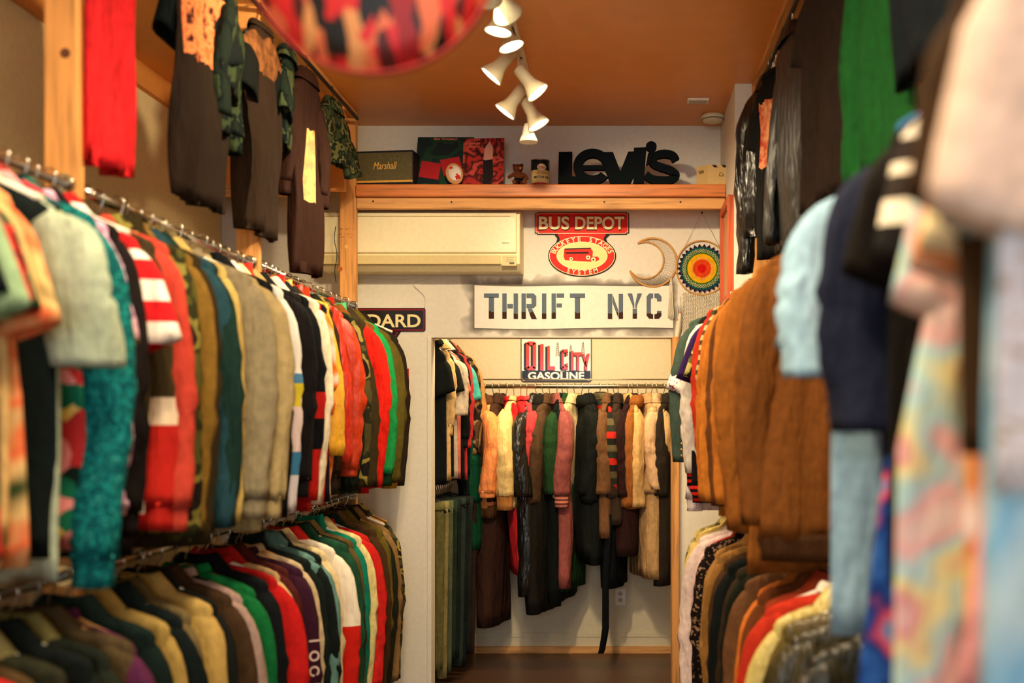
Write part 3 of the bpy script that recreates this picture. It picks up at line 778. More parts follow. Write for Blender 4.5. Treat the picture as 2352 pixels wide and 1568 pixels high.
right_lower = [
 ('4.98', 'shirt', ('plaid', [(206, 186, 110), (120, 110, 70), (226, 210, 150)], 1), 'yellow plaid shirt, last', {'d_sl': .05}),
 ('4.90', 'shirt', (232, 206, 126), 'pale yellow shirt', {'d_out': .02}),
 ('4.80', 'shirt', (226, 196, 120), 'butter yellow shirt'),
 ('4.68', 'shirt', (236, 214, 204), 'long pinkish white shirt', {'d_out': .04, 'd_sl': .05}),
 ('4.58', 'shirt', (230, 200, 196), 'blush pink shirt'),
 ('4.48', 'shirt', (196, 60, 40), 'red shirt edge beside the blush pink shirt'),
 ('4.38', 'shirt', ('speckle', [(34, 22, 18), (34, 22, 18), (160, 130, 100)]), 'black shirt with tiny dots'),
 ('4.26', 'jacket', (168, 124, 70), 'camel jacket, farther of two'),
 ('4.12', 'jacket', (154, 110, 56), 'camel brown jacket'),
 ('3.98', 'jacket', (84, 58, 32), 'umber brown jacket'),
 ('3.84', 'jacket', (22, 28, 26), 'black jacket between brown jackets', {'collar': 'hood'}),
 ('3.70', 'jacket', (66, 48, 30), 'dark umber jacket'),
 ('3.62', 'jacket', (34, 38, 24), 'black-green jacket with rumpled collar'),
 ('3.44', 'jacket', (120, 82, 52), 'worn brown leather jacket'),
 ('3.30', 'jacket', (196, 112, 48), 'bright tan leather jacket', {'d_out': .02}),
 ('3.17', 'jacket', (120, 66, 34), 'rust leather jacket'),
 ('3.05', 'jacket', ('bands', [(150, 60, 34), (150, 60, 34)], [-1.5, -.5]), 'red-brown jacket'),
 ('2.94', 'sweatshirt', (204, 60, 40), 'red track top with white edge', {'pm': {'collar': (240, 226, 210)}}),
 ('2.82', 'jacket', ('plain_', [(202, 184, 112)], 1, .4), 'shiny pale gold jacket', {'d_out': .03}),
 ('2.68', 'jacket', ('plain_', [(112, 96, 50)], 1, .35), 'glossy olive leather jacket'),
 ('2.54', 'jacket', ('plain_', [(74, 66, 38)], 1, .35), 'dark olive leather jacket', {'d_out': .02, 'd_sr': .02}),
 ('2.38', 'jacket', ('plain_', [(52, 50, 32)], 1, .4), 'large blackish olive leather jacket', {'d_sr': .02}),
 ('1.86', 'jacket', (18, 28, 30), 'blue-black jacket near the right edge'),
 ('1.74', 'jacket', (60, 48, 28), 'dark khaki jacket near the right edge'),
 ('1.60', 'shirt', (190, 150, 80), 'straw coloured shirt near the right edge'),
 ('1.48', 'shirt', (120, 138, 124), 'grey sage shirt near the right edge'),
 ('1.36', 'shirt', (206, 206, 206), 'white shirt in the lower right corner'),
 ('1.24', 'shirt', (206, 90, 90), 'rose red shirt in the lower right corner'),
 ('1.12', 'jacket', (92, 60, 30), 'brown jacket in the lower right corner'),
]
SP_L = [(3.95, 4.055), (2.625, 2.72)]
SP_R = [(3.46, 3.62), (1.975, 2.065)]
def run(items, xr, zr, rail_text, group, spans, shrink=False):
    for it in items:
        o = dict(it[4]) if len(it) > 4 else {}
        d = float(it[0])
        for a, b in spans:
            if a < d < b: d = a if d-a < b-d else b
        spec, desc, kind = it[2], it[3], it[1]
        ddx = o.pop('dx', 0); buttons = o.pop('buttons', 0); letters = o.pop('letters', 0)
        def mk2(sp, nm):
            if not isinstance(sp[0], str): return fab(nm, sp)
            k = sp[0].replace('plain_', 'plain'); sc = sp[2] if len(sp) > 2 else 1.0; ro = sp[3] if len(sp) > 3 else .85
            return fab(nm, sp[1][0], k, sp[1], sc, ro)
        nm = desc.split(',')[0].replace(' ', '_').replace('-', '_')[:40]
        m = mk2(spec, nm)
        m2 = mk2(o.pop('m2'), nm+'_sleeve') if 'm2' in o else None
        pm = {k: mk2(v, nm+'_'+k) for k, v in o.pop('pm').items()} if 'pm' in o else None
        lab = '%s %s' % (desc, rail_text)
        if d > 5.15: o['d_drop'] = .035
        rz = RX.uniform(-.20, .20)
        hg = RX.choice(['chrome', 'chrome', 'white', 'wood', 'black'])
        t, g = garment(kind, xr+ddx+RX.uniform(-.012, .012)-(.06*min(1, max(0, d-3.6)) if xr > 0 else 0), d+RX.uniform(-.008, .008), zr, rz, m, lab, group, hdesc=desc, part_m=pm, m2=m2, hang=hg, **o)
        if buttons:
            sd = -1; ex, ey, ez, rx, ry = g['end-1']
            for q in range(3):
                mb = MB(); mb.lathe((ex-.01, ey-ry-.001, ez+.03+q*.028), (0, -1, 0), [(0, .008), (.004, .008), (.006, .005)], 12); mb.build('button', M_brass, t)
        if letters:
            ex, ey, ez, rx, ry = g['end1']
            for q, ch in enumerate('IOOEI'):
                me = text_mesh(ch, .05, .001, .001, 0, 1, 'CENTER'); me.transform(Matrix.Rotation(PI/2, 4, 'Y')); me.transform(Matrix.Rotation(.5, 4, 'Z'))
                me.transform(Matrix.Translation((ex+.028, -.036, -.40-.055*q))); me.materials.clear(); me.materials.append(fab('white_print', (226, 200, 190))); me.name = 'sleeve_letter'
                ob = bpy.data.objects.new('sleeve_letter', me); C.objects.link(ob); ob.parent = t
M_brass = mat('brass', (214, 160, 70), .25, metal=1)
run(left_upper, XRL, RZU, LU, 'garments on the upper left rail', SP_L)
run(left_lower, XRL, RZL, LL, 'garments on the lower left rail', SP_L)
run(right_upper, XRR, RZU, RU, 'garments on the upper right rail', SP_R)
run(right_lower, XRR, RZL, RL, 'garments on the lower right rail', SP_R)

# ------------------------------------------------------------------ alcove rails
RB = EYE+.212; YB = 6.74
t = thing('clothes_rail', 'steel clothes rail across the alcove below the gasoline sign', 'clothes rail', (AX0+.002, YB, RB))
mb = MB(); mb.tube([(0, 0, 0), (AX1-AX0-.004, 0, 0)], .014, 14); mb.build('rail_tube', M_steel, t)
mb = MB(); mb.tube([(.2, .0, .045), (AX1-AX0-.004, 0, .045)], .004, 8); mb.build('upper_rod', M_steel, t)
M = lambda c, nm, **k: fab(nm, c, **k)
AG = 'coats on the alcove rail'
alc = [  # px, kind, colour, desc, opts
 (1078, 'jacket', (26, 34, 30), 'black jacket at the left end', {}),
 (1092, 'coat', (14, 84, 54), 'dark green hooded coat', {'len': .95, 'collar': 'hood'}),
 (1108, 'puffer_jacket', (236, 150, 92), 'peach orange bomber with brown fur collar', {'collar': 'fur', 'fur': 1, 'puff': 0, 'rz': .3, 'd_sr': .012, 'd_out': .06}),
 (1128, 'dress', (70, 44, 34), 'long brown crinkled dress', {'len': 1.45}),
 (1143, 'jacket', (78, 50, 36), 'brown fleece jacket', {}),
 (1158, 'blouse', (196, 40, 44), 'red satin blouse', {'sl': .3, 'len': .5}),
 (1176, 'puffer_jacket', (226, 196, 134), 'cream quilted liner jacket with tan cuffs', {'collar': 'crew', 'd_sr': .01, 'd_out': .06, 'cuff': .09, 'pm': {'cuff': (176, 120, 66)}}),
 (1192, 'dress', (206, 46, 50), 'long red dress showing below the quilted jacket', {'len': 1.12}),
 (1206, 'blouse', (206, 76, 78), 'rose pink blouse', {'sl': .42}),
 (1228, 'coat', (30, 28, 22), 'shiny black puffer coat', {'len': 1.25, 'd_sr': .02, 'puff': 9, 'ro': .3, 'd_out': .06}),
 (1244, 'coat', (36, 32, 26), 'dark fur coat with big shoulders', {'len': 1.36, 'collar': 'fur'}),
 (1260, 'jacket', (96, 70, 46), 'olive brown jacket with fur trim', {}),
 (1276, 'coat', (150, 84, 78), 'mauve pink coat with banded cuffs', {'len': 1.2, 'cuff': .08, 'pm': {'cuff': ('stripe', [(120, 66, 60), (206, 130, 110)], 5)}, 'd_out': .05}),
 (1290, 'coat', (14, 20, 20), 'long black wool coat beside the mauve one', {'len': 1.28}),
 (1302, 'coat', (40, 76, 38), 'forest green wool coat', {'len': 1.22, 'd_sr': .01, 'd_out': .05}),
 (1318, 'shirt', (206, 186, 140), 'pale cream shirt', {}),
 (1334, 'coat', (24, 30, 24), 'black boucle coat with high collar', {'len': 1.0, 'collar': 'fur', 'd_sr': .012}),
 (1350, 'coat', (20, 26, 24), 'black heavy coat', {'len': 1.05, 'd_sr': .012}),
 (1376, 'jacket', ('stripe', [(196, 48, 36), (60, 62, 46), (108, 96, 66), (40, 40, 34)], .75), 'red, grey and black striped jacket', {'collar': 'hood'}),
 (1396, 'coat', (120, 84, 54), 'tan brown wool coat', {'len': .88}),
 (1410, 'dress', (10, 14, 20), 'long black dress with trailing belt', {'len': 1.20}),
 (1420, 'coat', (66, 50, 38), 'dark taupe coat', {'len': .80}),
 (1442, 'jacket', (196, 160, 106), 'cream tan jacket with wide sleeve', {}),
 (1454, 'coat', (54, 28, 26), 'dark burgundy coat', {'len': 1.0}),
 (1466, 'coat', (150, 92, 44), 'brown fur coat', {'len': .70, 'collar': 'fur', 'd_sr': .006}),
 (1484, 'coat', (176, 142, 100), 'beige trench coat', {'len': 1.14}),
 (1497, 'jacket', (190, 156, 112), 'light beige jacket with a white tag', {'len': .86}),
 (1511, 'jacket', (200, 164, 128), 'pale blush beige jacket', {}),
 (1526, 'coat', (58, 52, 38), 'dark olive overcoat', {'len': 1.16}),
 (1540, 'coat', (52, 44, 34), 'grey-brown overcoat at the right end', {'len': 1.18}),
]
for px, kind, c, desc, o in alc:
    o = dict(o); rz = o.pop('rz', None); o.pop('lowblack', 0); fur = o.pop('fur', 0); ro = o.pop('ro', .85)
    if rz is None: rz = RX.uniform(.12, .48)*RX.choice((-1, 1))
    nm = desc.split(',')[0].replace(' ', '_')[:38]
    if isinstance(c[0], str): m = fab(nm, c[1][0], c[0], c[1], c[2])
    else: m = fab(nm, c, rough=ro)
    pm = o.pop('pm', None)
    if pm: pm = {k: (fab(nm+'_'+k, v) if not isinstance(v[0], str) else fab(nm+'_'+k, v[1][0], v[0], v[1], v[2])) for k, v in pm.items()}
    if fur: pm = dict(pm or {}); pm['collar'] = fab('brown_fur_collar', (96, 62, 34)); pm['hem'] = fab('brown_fur_trim', (96, 62, 34))
    if 'sl' not in o and kind != 'dress': o['sl'] = RX.uniform(.50, .60) if px not in (1466, 1442) else .62
    if 'len' not in o: o['len'] = RX.uniform(.58, .70)
    o.setdefault('sw', .19)
    o['bw'] = .20 if kind != 'dress' else .13
    o['ryk'] = 1.55; o['th'] = .062 if kind in ('coat', 'puffer_jacket', 'dress') else .042; o.setdefault('drop', .07)
    garment(kind, PX(px, YB-.12), YB+RX.uniform(-.004, .004), RB, -PI/2+rz, m, '%s on the alcove rail' % desc, AG, hdesc=desc, part_m=pm, hang='chrome', **o)
# the belt trailing from the black dress down to the floor
mb = MB(); bx = PX(1387, 6.55); mb.ring_stack([[(PX(px, 6.55)-hw, 6.53, PZ(py, 6.55)), (PX(px, 6.55)+hw, 6.53, PZ(py, 6.55)), (PX(px, 6.55)+hw, 6.538, PZ(py, 6.55)), (PX(px, 6.55)-hw, 6.538, PZ(py, 6.55))] for px, py, hw in ((1398, 1180, .02), (1396, 1250, .02), (1391, 1330, .021), (1391, 1400, .022), (1391, 1440, .022), (1388, 1462, .021), (1383, 1490, .020), (1380, 1499, .018))], smooth=True)
tag(centre(mb.build('fabric_belt', fab('black_cloth_belt', (10, 16, 20)))), 'long black cloth belt hanging from the alcove coats down to the floor', 'belt')
# left side of the alcove: two short rails running into the depth
XA = -1.10
for z, nm in ((EYE+.52, 'upper'), (EYE-.40, 'lower')):
    t = thing('clothes_rail', 'steel clothes rail on the left side of the alcove, %s tier' % nm, 'clothes rail', (XA, DW+.13, z))
    mb = MB(); mb.tube([(0, 0, 0), (0, .75, 0)], .013, 12); mb.build('rail_tube', M_steel, t)
    mb = MB()
    for yy in (.03, .70): mb.tube([(0, yy, 0), (AX0-XA+.002, yy, 0)], .007, 8)
    mb.build('bracket', M_steel, t)
alu = [(5.97, 't_shirt', (20, 26, 26), 'black t-shirt nearest the opening', {}),
 (6.04, 'shirt', (206, 172, 116), 'sand long-sleeved shirt behind the black t-shirt', {'sl': .42}),
 (6.11, 't_shirt', (30, 30, 28), 'charcoal t-shirt behind the sand shirt', {}),
 (6.18, 'camp_shirt', (190, 176, 156), 'light grey short-sleeved shirt', {'sl': .34}),
 (6.25, 't_shirt', (200, 112, 96), 'pink short-sleeved top', {}),
 (6.32, 'shirt', (22, 26, 24), 'black long-sleeved shirt', {'sl': .5}),
 (6.39, 'shirt', (190, 52, 56), 'raspberry red shirt', {'sl': .5}),
 (6.46, 't_shirt', (80, 176, 168), 'turquoise trimmed black top', {'m2': 1}),
 (6.53, 'jacket', ('floral', [(96, 70, 46), (40, 30, 24), (150, 120, 80)], 1.2), 'brown patterned jacket', {'sl': .6}),
 (6.60, 'shirt', (176, 130, 80), 'ochre brown shirt farthest in', {'sl': .6})]
for d, kind, c, desc, o in alu:
    o = dict(o); nm = desc.replace(' ', '_').replace('-', '_')[:38]
    m = fab(nm, c) if not isinstance(c[0], str) else fab(nm, c[1][0], c[0], c[1], c[2])
    m2 = None
    if o.pop('m2', 0): m2 = m; m = fab('black_top_body', (18, 24, 24))
    q_ = (d-5.97)/.63; o.setdefault('sw', .10+.08*q_); o['bw'] = .10+.08*q_; o['out'] = .03+.02*q_
    garment(kind, XA, d, EYE+.52, RX.uniform(-.2, .2), m, '%s on the upper side rail in the alcove' % desc, 'shirts on the upper side rail of the alcove', hdesc=desc, m2=m2, **o)
for i, (d, c, desc) in enumerate([(5.98, (112, 106, 62), 'khaki green corduroy trousers nearest the opening'), (6.05, (140, 130, 84), 'pale sage trousers'), (6.12, (96, 104, 76), 'grey-green jeans'), (6.19, (46, 62, 46), 'dark green jeans'), (6.26, (30, 44, 42), 'blackish green trousers'), (6.33, (52, 66, 58), 'slate green jeans'), (6.40, (26, 38, 38), 'black jeans'), (6.48, (40, 48, 40), 'charcoal trousers'), (6.56, (60, 42, 34), 'brown trousers farthest in')]):
    trousers(XA+.02, d, EYE-.40, RX.uniform(-.12, .12), fab(desc.replace(' ', '_').replace('-', '_')[:36], c), '%s on the lower side rail in the alcove' % desc, 'trousers on the lower side rail of the alcove', desc, L=RX.uniform(.9, 1.03), w=.065+.014*i, seed=i)
t = thing('wall_outlet', 'white double wall outlet low on the alcove wall', 'outlet', (PX(1425, DA), DA-.004, PZ(1370, DA)))
mb = MB(); mb.box((-.036, -.004, -.058), (.036, .003, .058)); mb.build('cover_plate', mat('white_outlet_plate', (236, 232, 216), .35), t, .002)
for s in (-1, 1):
    mb = MB(); mb.lathe((0, -.004, s*.021), (0, -1, 0), [(0, .016), (.003, .0155)], 20); k = mb.build('socket', mat('ivory_socket', (206, 186, 150), .4), t)
    mb = MB(); mb.box((-.008, -.0085, s*.021-.005), (-.006, -.006, s*.021+.006)); mb.box((.006, -.0085, s*.021-.005), (.008, -.006, s*.021+.006)); mb.build('slot', M_black, k)

# ------------------------------------------------------------------ clothes hung from the headers
t = thing('hanging_rail', 'thin black rod under the left header holding display shirts', 'rail', (-1.372, 0, CEIL-.075))
mb = MB(); mb.tube([(0, 2.0, 0), (0, 5.4, 0)], .009, 10); mb.build('rod', M_black, t)
t = thing('hanging_rail', 'thin black rod under the right header holding display shirts', 'rail', (.66, 0, CEIL-.075))
mb = MB(); mb.tube([(0, 1.2, 0), (0, 4.98, 0)], .009, 10); mb.build('rod', M_black, t)
DG = 'display garments under the headers'
HZ = CEIL-.075
def disp(kind, d, rz, m, desc, side, m2=None, pm=None, **kw):
    x = -1.372 if side < 0 else .66
    garment(kind, x, d, HZ, (PI/2 if side < 0 else -PI/2)+rz, m, desc, DG, hdesc=desc, m2=m2, part_m=pm, hang='black', **kw)
TD = dict(len=.78, fold=.035, bw=.165, sw=.155, sl=.2, out=.02)
disp('t_shirt', 2.77, -.12, fab('bright_red_jersey', (206, 40, 44)), 'bright red shirt hung high by the left post', -1, sl=.18, bw=.10, sw=.105, len=.81, out=.0, fold=.05)
disp('t_shirt', 3.38, -.12, fab('black_shirt_orange_print', (50, 36, 26), 'print', [(50, 36, 26), (206, 100, 60), (230, 140, 90), (70, 30, 26)], (-.14, .14, -.42, -.16)), 'black shirt with orange chest print hung high on the left', -1, m2=fab('black_sleeve', (14, 26, 28)), **TD)
disp('hoodie', 3.62, .25, fab('green_camo_hoodie', (30, 44, 34), 'camo', [(30, 44, 34), (14, 26, 26), (60, 76, 48)], 1.5), 'dark green camouflage hoodie hung between black shirts', -1, sl=.4, len=.36, sw=.12, bw=.12)
disp('t_shirt', 3.95, -.10, fab('faded_black_shirt', (56, 40, 28), 'print', [(56, 40, 28), (146, 96, 56), (100, 66, 40)], (-.16, .16, -.26, -.12)), 'faded black lettered shirt hung high on the left', -1, m2=fab('dark_sleeve', (22, 28, 26)), **TD)
disp('camp_shirt', 4.25, .2, fab('green_leaf_shirt', (30, 50, 38), 'camo', [(34, 50, 38), (16, 30, 28), (80, 92, 60)], 1.8), 'green leaf pattern shirt hung behind the faded black shirt', -1, len=.38, sw=.12, bw=.12, sl=.2)
disp('shirt', 4.52, -.08, fab('brown_black_long_tee', (62, 36, 26), 'print', [(62, 36, 26), (226, 150, 110), (230, 190, 120)], (-.035, .035, -.62, -.30)), 'brown-black long-sleeved shirt with a narrow print hung high on the left', -1, sl=.42, len=.85, sw=.15, bw=.15, fold=.03)
disp('camp_shirt', 4.93, -.1, fab('camo_bunched_shirt', (70, 80, 50), 'camo', [(70, 80, 50), (30, 44, 34), (110, 108, 66), (40, 40, 30)], 2), 'bunched green camouflage shirt hung at the far left corner', -1, len=.26, sl=.2, fold=.03)
disp('jacket', 4.55, .45, fab('black_leather', (16, 18, 16), rough=.3), 'black leather jacket hung at the far right corner', 1, len=.66, sl=.76, sw=.21, bw=.20, fold=.03, wr=.3)
disp('t_shirt', 4.45, .4, fab('black_tee_red_print', (20, 22, 20), 'print', [(20, 22, 20), (200, 50, 40), (230, 170, 120)], (-.08, .08, -.48, -.2)), 'black t-shirt with red print beside the leather jacket', 1, len=.78, sw=.15, bw=.15)
disp('jacket', 4.0, .1, fab('black_nylon', (14, 22, 24), rough=.45), 'black nylon jacket hung behind the leather jacket', 1, len=.80, sl=.72, sw=.19)
disp('t_shirt', 3.22, .2, fab('faded_brown_black_tee', (52, 38, 30)), 'faded brown-black t-shirt hung high on the right', 1, len=.80, fold=.03)
disp('t_shirt', 2.61, .1, fab('deep_green_tee', (26, 92, 36)), 'deep green t-shirt hung high on the right', 1, len=.86, bw=.20, fold=.035)
disp('t_shirt', 2.2, .1, fab('black_tee_big', (10, 24, 30)), 'large blue-black t-shirt hung high on the right', 1, len=.72, fold=.02)
disp('t_shirt', 1.75, .1, fab('black_tee_edge', (10, 20, 26)), 'black t-shirt at the upper right edge', 1, len=.50)

# ------------------------------------------------------------------ track lights
XT = -.445; ZT = CEIL-.012
tr = thing('light_track', 'white lighting track running along the ceiling', 'light track', (XT, 0, ZT))
mb = MB(); mb.box((-.017, .6, -.010), (.017, 4.83, .011)); mb.build('track', M_white, tr, .002)
mb = MB(); mb.box((-.004, .62, -.0125), (.004, 4.80, -.0095)); mb.build('groove', M_black, tr)
M_lamp = mat('cream_enamel_lamp', (226, 214, 176), .35)
M_bulb = mat('lit_bulb_face', (255, 240, 205), .3, emit=14)
def head(back, face, mount_y, label, energy, cone=95):
    back, face = Vector(back), Vector(face); ax = (face-back).normalized(); L = (face-back).length
    t = thing('track_light', label, 'track light', (XT, mount_y, ZT-.011), 0, 'track lights')
    o = Vector(t.location); b = back-o
    mb = MB(); mb.box((-.016, -.03, -.028), (.016, .03, 0)); mb.build('adapter', M_lamp, t, .003)
    mb = MB(); mb.tube([(0, 0, -.026), (0, 0, -.045), tuple(b*.5+Vector((0, 0, -.02))), tuple(b)], .006, 8); mb.build('arm', M_lamp, t)
    mb = MB(); mb.lathe(b, ax, [(-.012, .012), (-.006, .024), (0, .027), (L*.45, .028), (L*.6, .031), (L*.8, .043), (L*.97, .054), (L, .0555), (L, .052), (L*.85, .042)], 28, True)
    mb.build('lamp_shade', M_lamp, t)
    mb = MB(); mb.lathe(b+ax*(L*.955), ax, [(0, .047), (.004, .046), (.007, .03)], 28); mb.build('bulb', M_bulb, t)
    lo = b+ax*(L+.02)
    li = light('lamp_light', 'SPOT', lo, energy, WARM, lo+ax, .04, spot=cone, blend=.9, parent=t)
def hp(bx, by, fx, fy, D, my, label, e, cone=110):
    head(P(bx, by, D), P(fx, fy, D+.0), my, label, e, cone)
E = 30
hp(1152, 18, 1144, 74, 4.05, 3.98, 'topmost track light in view, aimed straight down', E)
hp(1158, 62, 1175, 108, 4.25, 4.17, 'second track light from the top, aimed down right', E)
hp(1176, 118, 1127, 176, 4.45, 4.40, 'large track light aimed down left', E)
hp(1192, 160, 1236, 214, 4.50, 4.52, 'track light aimed down right above the lowest lit one', E)
hp(1198, 205, 1159, 258, 4.72, 4.68, 'track light aimed down left with thin lit rim', E)
hp(1207, 232, 1238, 288, 4.78, 4.76, 'lowest lit track light, aimed down right', E)
# the track goes on towards the viewer; unseen heads added to brighten walls and clothes
for i, (y, tx, ty, tz) in enumerate(((1.0, 1.2, 1.3, .9), (1.5, -1.3, 2.4, 1.0), (2.0, .9, 2.3, .9), (2.4, -1.5, 3.2, 1.1), (2.9, .7, 3.6, .8), (3.3, -2.2, 4.5, 2.5), (3.45, -.75, 5.8, 1.95), (3.6, .25, 5.8, 2.0))):
    bk = Vector((XT, y, CEIL-.12)); dr = (Vector((tx, ty, tz))-bk).normalized()
    head(bk, bk+dr*.15, y, 'added unseen track light above the aisle, %s from the shop front' % ('first', 'second', 'third', 'fourth', 'fifth', 'sixth', 'seventh', 'eighth')[i], (34, 34, 34, 34, 34, 60, 88, 104)[i], 110 if i < 6 else 62)
# faint unlit last head
t = thing('track_light', 'pale unlit track light hanging lowest at the end of the track', 'track light', (XT, 4.81, ZT-.011), 0, 'track lights')
mb = MB(); bb = P(1214, 285, 4.85)-Vector(t.location); mb.tube([(0, 0, 0), tuple(bb)], .006, 8); mb.build('arm', M_lamp, t)
mb = MB(); mb.lathe(bb, (0, 0, -1), [(0, .02), (.02, .026), (.05, .03), (.075, .042), (.085, .043)], 24); mb.build('lamp_shade', M_white, t)

# ceiling fittings
t = thing('ceiling_vent', 'small white rectangular plate on the ceiling', 'vent', (PX(1603, 5.32), 5.32, CEIL-.001))
mb = MB(); mb.box((-.055, -.035, -.012), (.055, .035, 0)); mb.build('plate', M_white, t, .003)
mb = MB()
for i in range(4): mb.box((-.045, -.024+i*.014, -.014), (.045, -.018+i*.014, -.0115))
mb.build('louvre', mat('shaded_louvre', (180, 172, 150), .5), t)
t = thing('smoke_detector', 'round cream smoke detector in the ceiling corner by the pillar', 'smoke detector', (.50, 5.60, CEIL-.001))
mb = MB(); mb.lathe((0, 0, 0), (0, 0, -1), [(0, .062), (.012, .064), (.02, .060), (.034, .050), (.040, .03)], 28); mb.build('housing', M_lamp, t)
mb = MB(); mb.annulus(0, 0, .0, .0, 0, 0, 3); 
mb = MB(); mb.lathe((0, 0, -.0215), (0, 0, -1), [(0, .0605), (.004, .0585)], 28); mb.build('vent_ring', mat('dark_vent_ring', (120, 110, 90), .5), t)

# ------------------------------------------------------------------ hanging round print
DD = 1.62; c = P(857, -117, DD); R = 287*DD/F
t = thing('round_sign', 'round domed sign with blurry red collage print hanging near the viewer', 'sign', c)
md = mat('red_collage_print', (206, 40, 40), .45, 'floral', [(214, 34, 38), (214, 34, 38), (150, 24, 24), (22, 18, 16), (224, 110, 70), (206, 36, 36), (222, 150, 90), (80, 24, 20)], 1.15, mscale=(1.7, 1.0, .6))
mb = MB(); mb.lathe((0, 0, 0), (0, -1, 0), [(-.01, .02), (-.01, R*.97), (-.004, R*.992), (.004, R*.985), (.020, R*.8), (.032, R*.5), (.038, R*.2), (.039, .001)], 64); mb.build('domed_face', md, t)
mb = MB(); mb.annulus(0, 0, R*.985, R*1.0, -.006, .012, 72); mb.build('rim', mat('pale_rim', (196, 60, 56), .4), t)
mb = MB(); mb.tube([(0, .002, R*.99), (0, .002, CEIL-c.z-.001)], .0015, 6); mb.build('cord', M_white, t)

# ------------------------------------------------------------------ air conditioner
YA = 5.575
ac = thing('air_conditioner', 'long cream wall air conditioner under the shelf', 'air conditioner', (PX(965, YA), DW-.001, PZ(618, YA)))
ax0, ax1 = PX(735, YA), PX(1194, YA); az0, az1 = PZ(618, YA), PZ(481, YA)
def rel(par, v): return tuple(Vector(v)-Vector(par.location))
M_ac = mat('aged_cream_plastic', (236, 222, 172), .4)
def prof_x(name, poly, x0, x1, m, par, bevel=0):   # poly (y,z) world, extruded in x
    mb = MB(); k = 0; n = len(poly); O = Vector(par.location)
    mb.v = [(x0-O.x, y-O.y, z-O.z) for y, z in poly]+[(x1-O.x, y-O.y, z-O.z) for y, z in poly]
    mb.f = [tuple(range(n)), tuple(reversed(range(n, 2*n)))]+[(i, n+i, n+(i+1) % n, (i+1) % n) for i in range(n)]
    mb.sm = [False]*len(mb.f); return mb.build(name, m, par, bevel)
prof_x('housing', [(DW-.002, az0), (YA+.07, az0-.006), (YA+.012, az0+.03), (YA+.012, az1-.02), (YA+.04, az1), (DW-.002, az1)][::-1], ax0, ax1, M_ac, ac, .006)
prof_x('front_panel', [(YA+.02, PZ(582, YA)), (YA-.004, PZ(580, YA)), (YA-.006, PZ(500, YA)), (YA+.004, PZ(487, YA)), (YA+.02, PZ(486, YA))][::-1], ax0+.004, ax1-.018, mat('cream_front_panel', (240, 228, 186), .35), ac, .006)
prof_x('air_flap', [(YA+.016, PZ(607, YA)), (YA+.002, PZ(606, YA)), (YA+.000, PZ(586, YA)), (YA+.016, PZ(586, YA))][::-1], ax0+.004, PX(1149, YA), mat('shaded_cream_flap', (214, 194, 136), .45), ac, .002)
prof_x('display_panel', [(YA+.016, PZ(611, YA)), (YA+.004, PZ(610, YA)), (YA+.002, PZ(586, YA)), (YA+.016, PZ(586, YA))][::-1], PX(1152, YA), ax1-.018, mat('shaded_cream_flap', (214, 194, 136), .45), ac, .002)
mg = mat('grey_print', (150, 136, 104), .6)
for q, (a, b, y_) in enumerate(((1162, 1180, 591), (1164, 1178, 595), (1162, 1180, 599))):
    mb = MB(); mb.box(rel(ac, (PX(a, YA), YA+.0005, PZ(y_, YA)-.001)), rel(ac, (PX(b, YA), YA+.003, PZ(y_, YA)+.001))); mb.build('printed_mark', mg, ac)
mb = MB(); mb.box(rel(ac, (PX(1170, YA), YA+.0005, PZ(606, YA))), rel(ac, (PX(1181, YA), YA+.003, PZ(602, YA)))); mb.build('label', mat('dark_grey_label', (96, 88, 70), .6), ac)
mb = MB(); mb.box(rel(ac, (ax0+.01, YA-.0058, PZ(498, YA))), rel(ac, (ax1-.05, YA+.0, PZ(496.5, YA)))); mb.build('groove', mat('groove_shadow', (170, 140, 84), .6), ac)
o = text_part('logo', 'Mitsu', PX(1153, YA)-ac.location.x, PX(1164, YA)-ac.location.x, PZ(559.5, YA)-ac.location.z, PZ(556.5, YA)-ac.location.z, YA-.0068-ac.location.y, mg, ac) if False else None
mb = MB(); mb.box(rel(ac, (PX(1153, YA), YA-.0065, PZ(559, YA))), rel(ac, (PX(1164, YA), YA-.004, PZ(557.5, YA)))); mb.build('logo', mg, ac)
mb = MB(); mb.box(rel(ac, (PX(1166, YA), YA-.0065, PZ(559.5, YA))), rel(ac, (PX(1168, YA), YA-.004, PZ(557, YA)))); mb.build('logo', mat('red_print', (190, 60, 40), .6), ac)
# cable running from the unit over the wall
def cord(name, pts, r, m, label, cat='cable'):
    mb = MB(); pp = [Vector(p) for p in pts]; out = []
    for i in range(len(pp)-1):
        p0, p1, p2, p3 = pp[max(i-1, 0)], pp[i], pp[i+1], pp[min(i+2, len(pp)-1)]
        for k in range(6):
            t_ = k/6; out.append(.5*((2*p1)+(p2-p0)*t_+(2*p0-5*p1+4*p2-p3)*t_**2+(3*p1-p0-3*p2+p3)*t_**3))
    out.append(pp[-1]); mb.tube(out, r, 6); return tag(centre(mb.build(name, m)), label, cat)
cord('cable', [P(1010, 619, 5.79), P(1000, 627, 5.79), P(985, 640, 5.79), P(950, 652, 5.79), P(975, 680, 5.79), P(975, 706, 5.79)], .0018, M_wall, 'thin pale cable looping down from the air conditioner to the black sign')
cord('cable', [P(1000, 621, 5.792), P(940, 640, 5.792), P(890, 640, 5.792), P(820, 640, 5.792)], .0016, M_wall, 'thin pale cable running left along the wall under the air conditioner')
cord('cable', [P(771, 520, 5.49), P(768, 550, 5.49), P(774, 585, 5.49), P(769, 620, 5.49), P(772, 650, 5.49)], .002, M_black, 'thin dark cable beside the corner post')

# ------------------------------------------------------------------ objects on the shelf
TOP = SZ
YS = SY+.01
def s_at(px): return PX(px, YS)
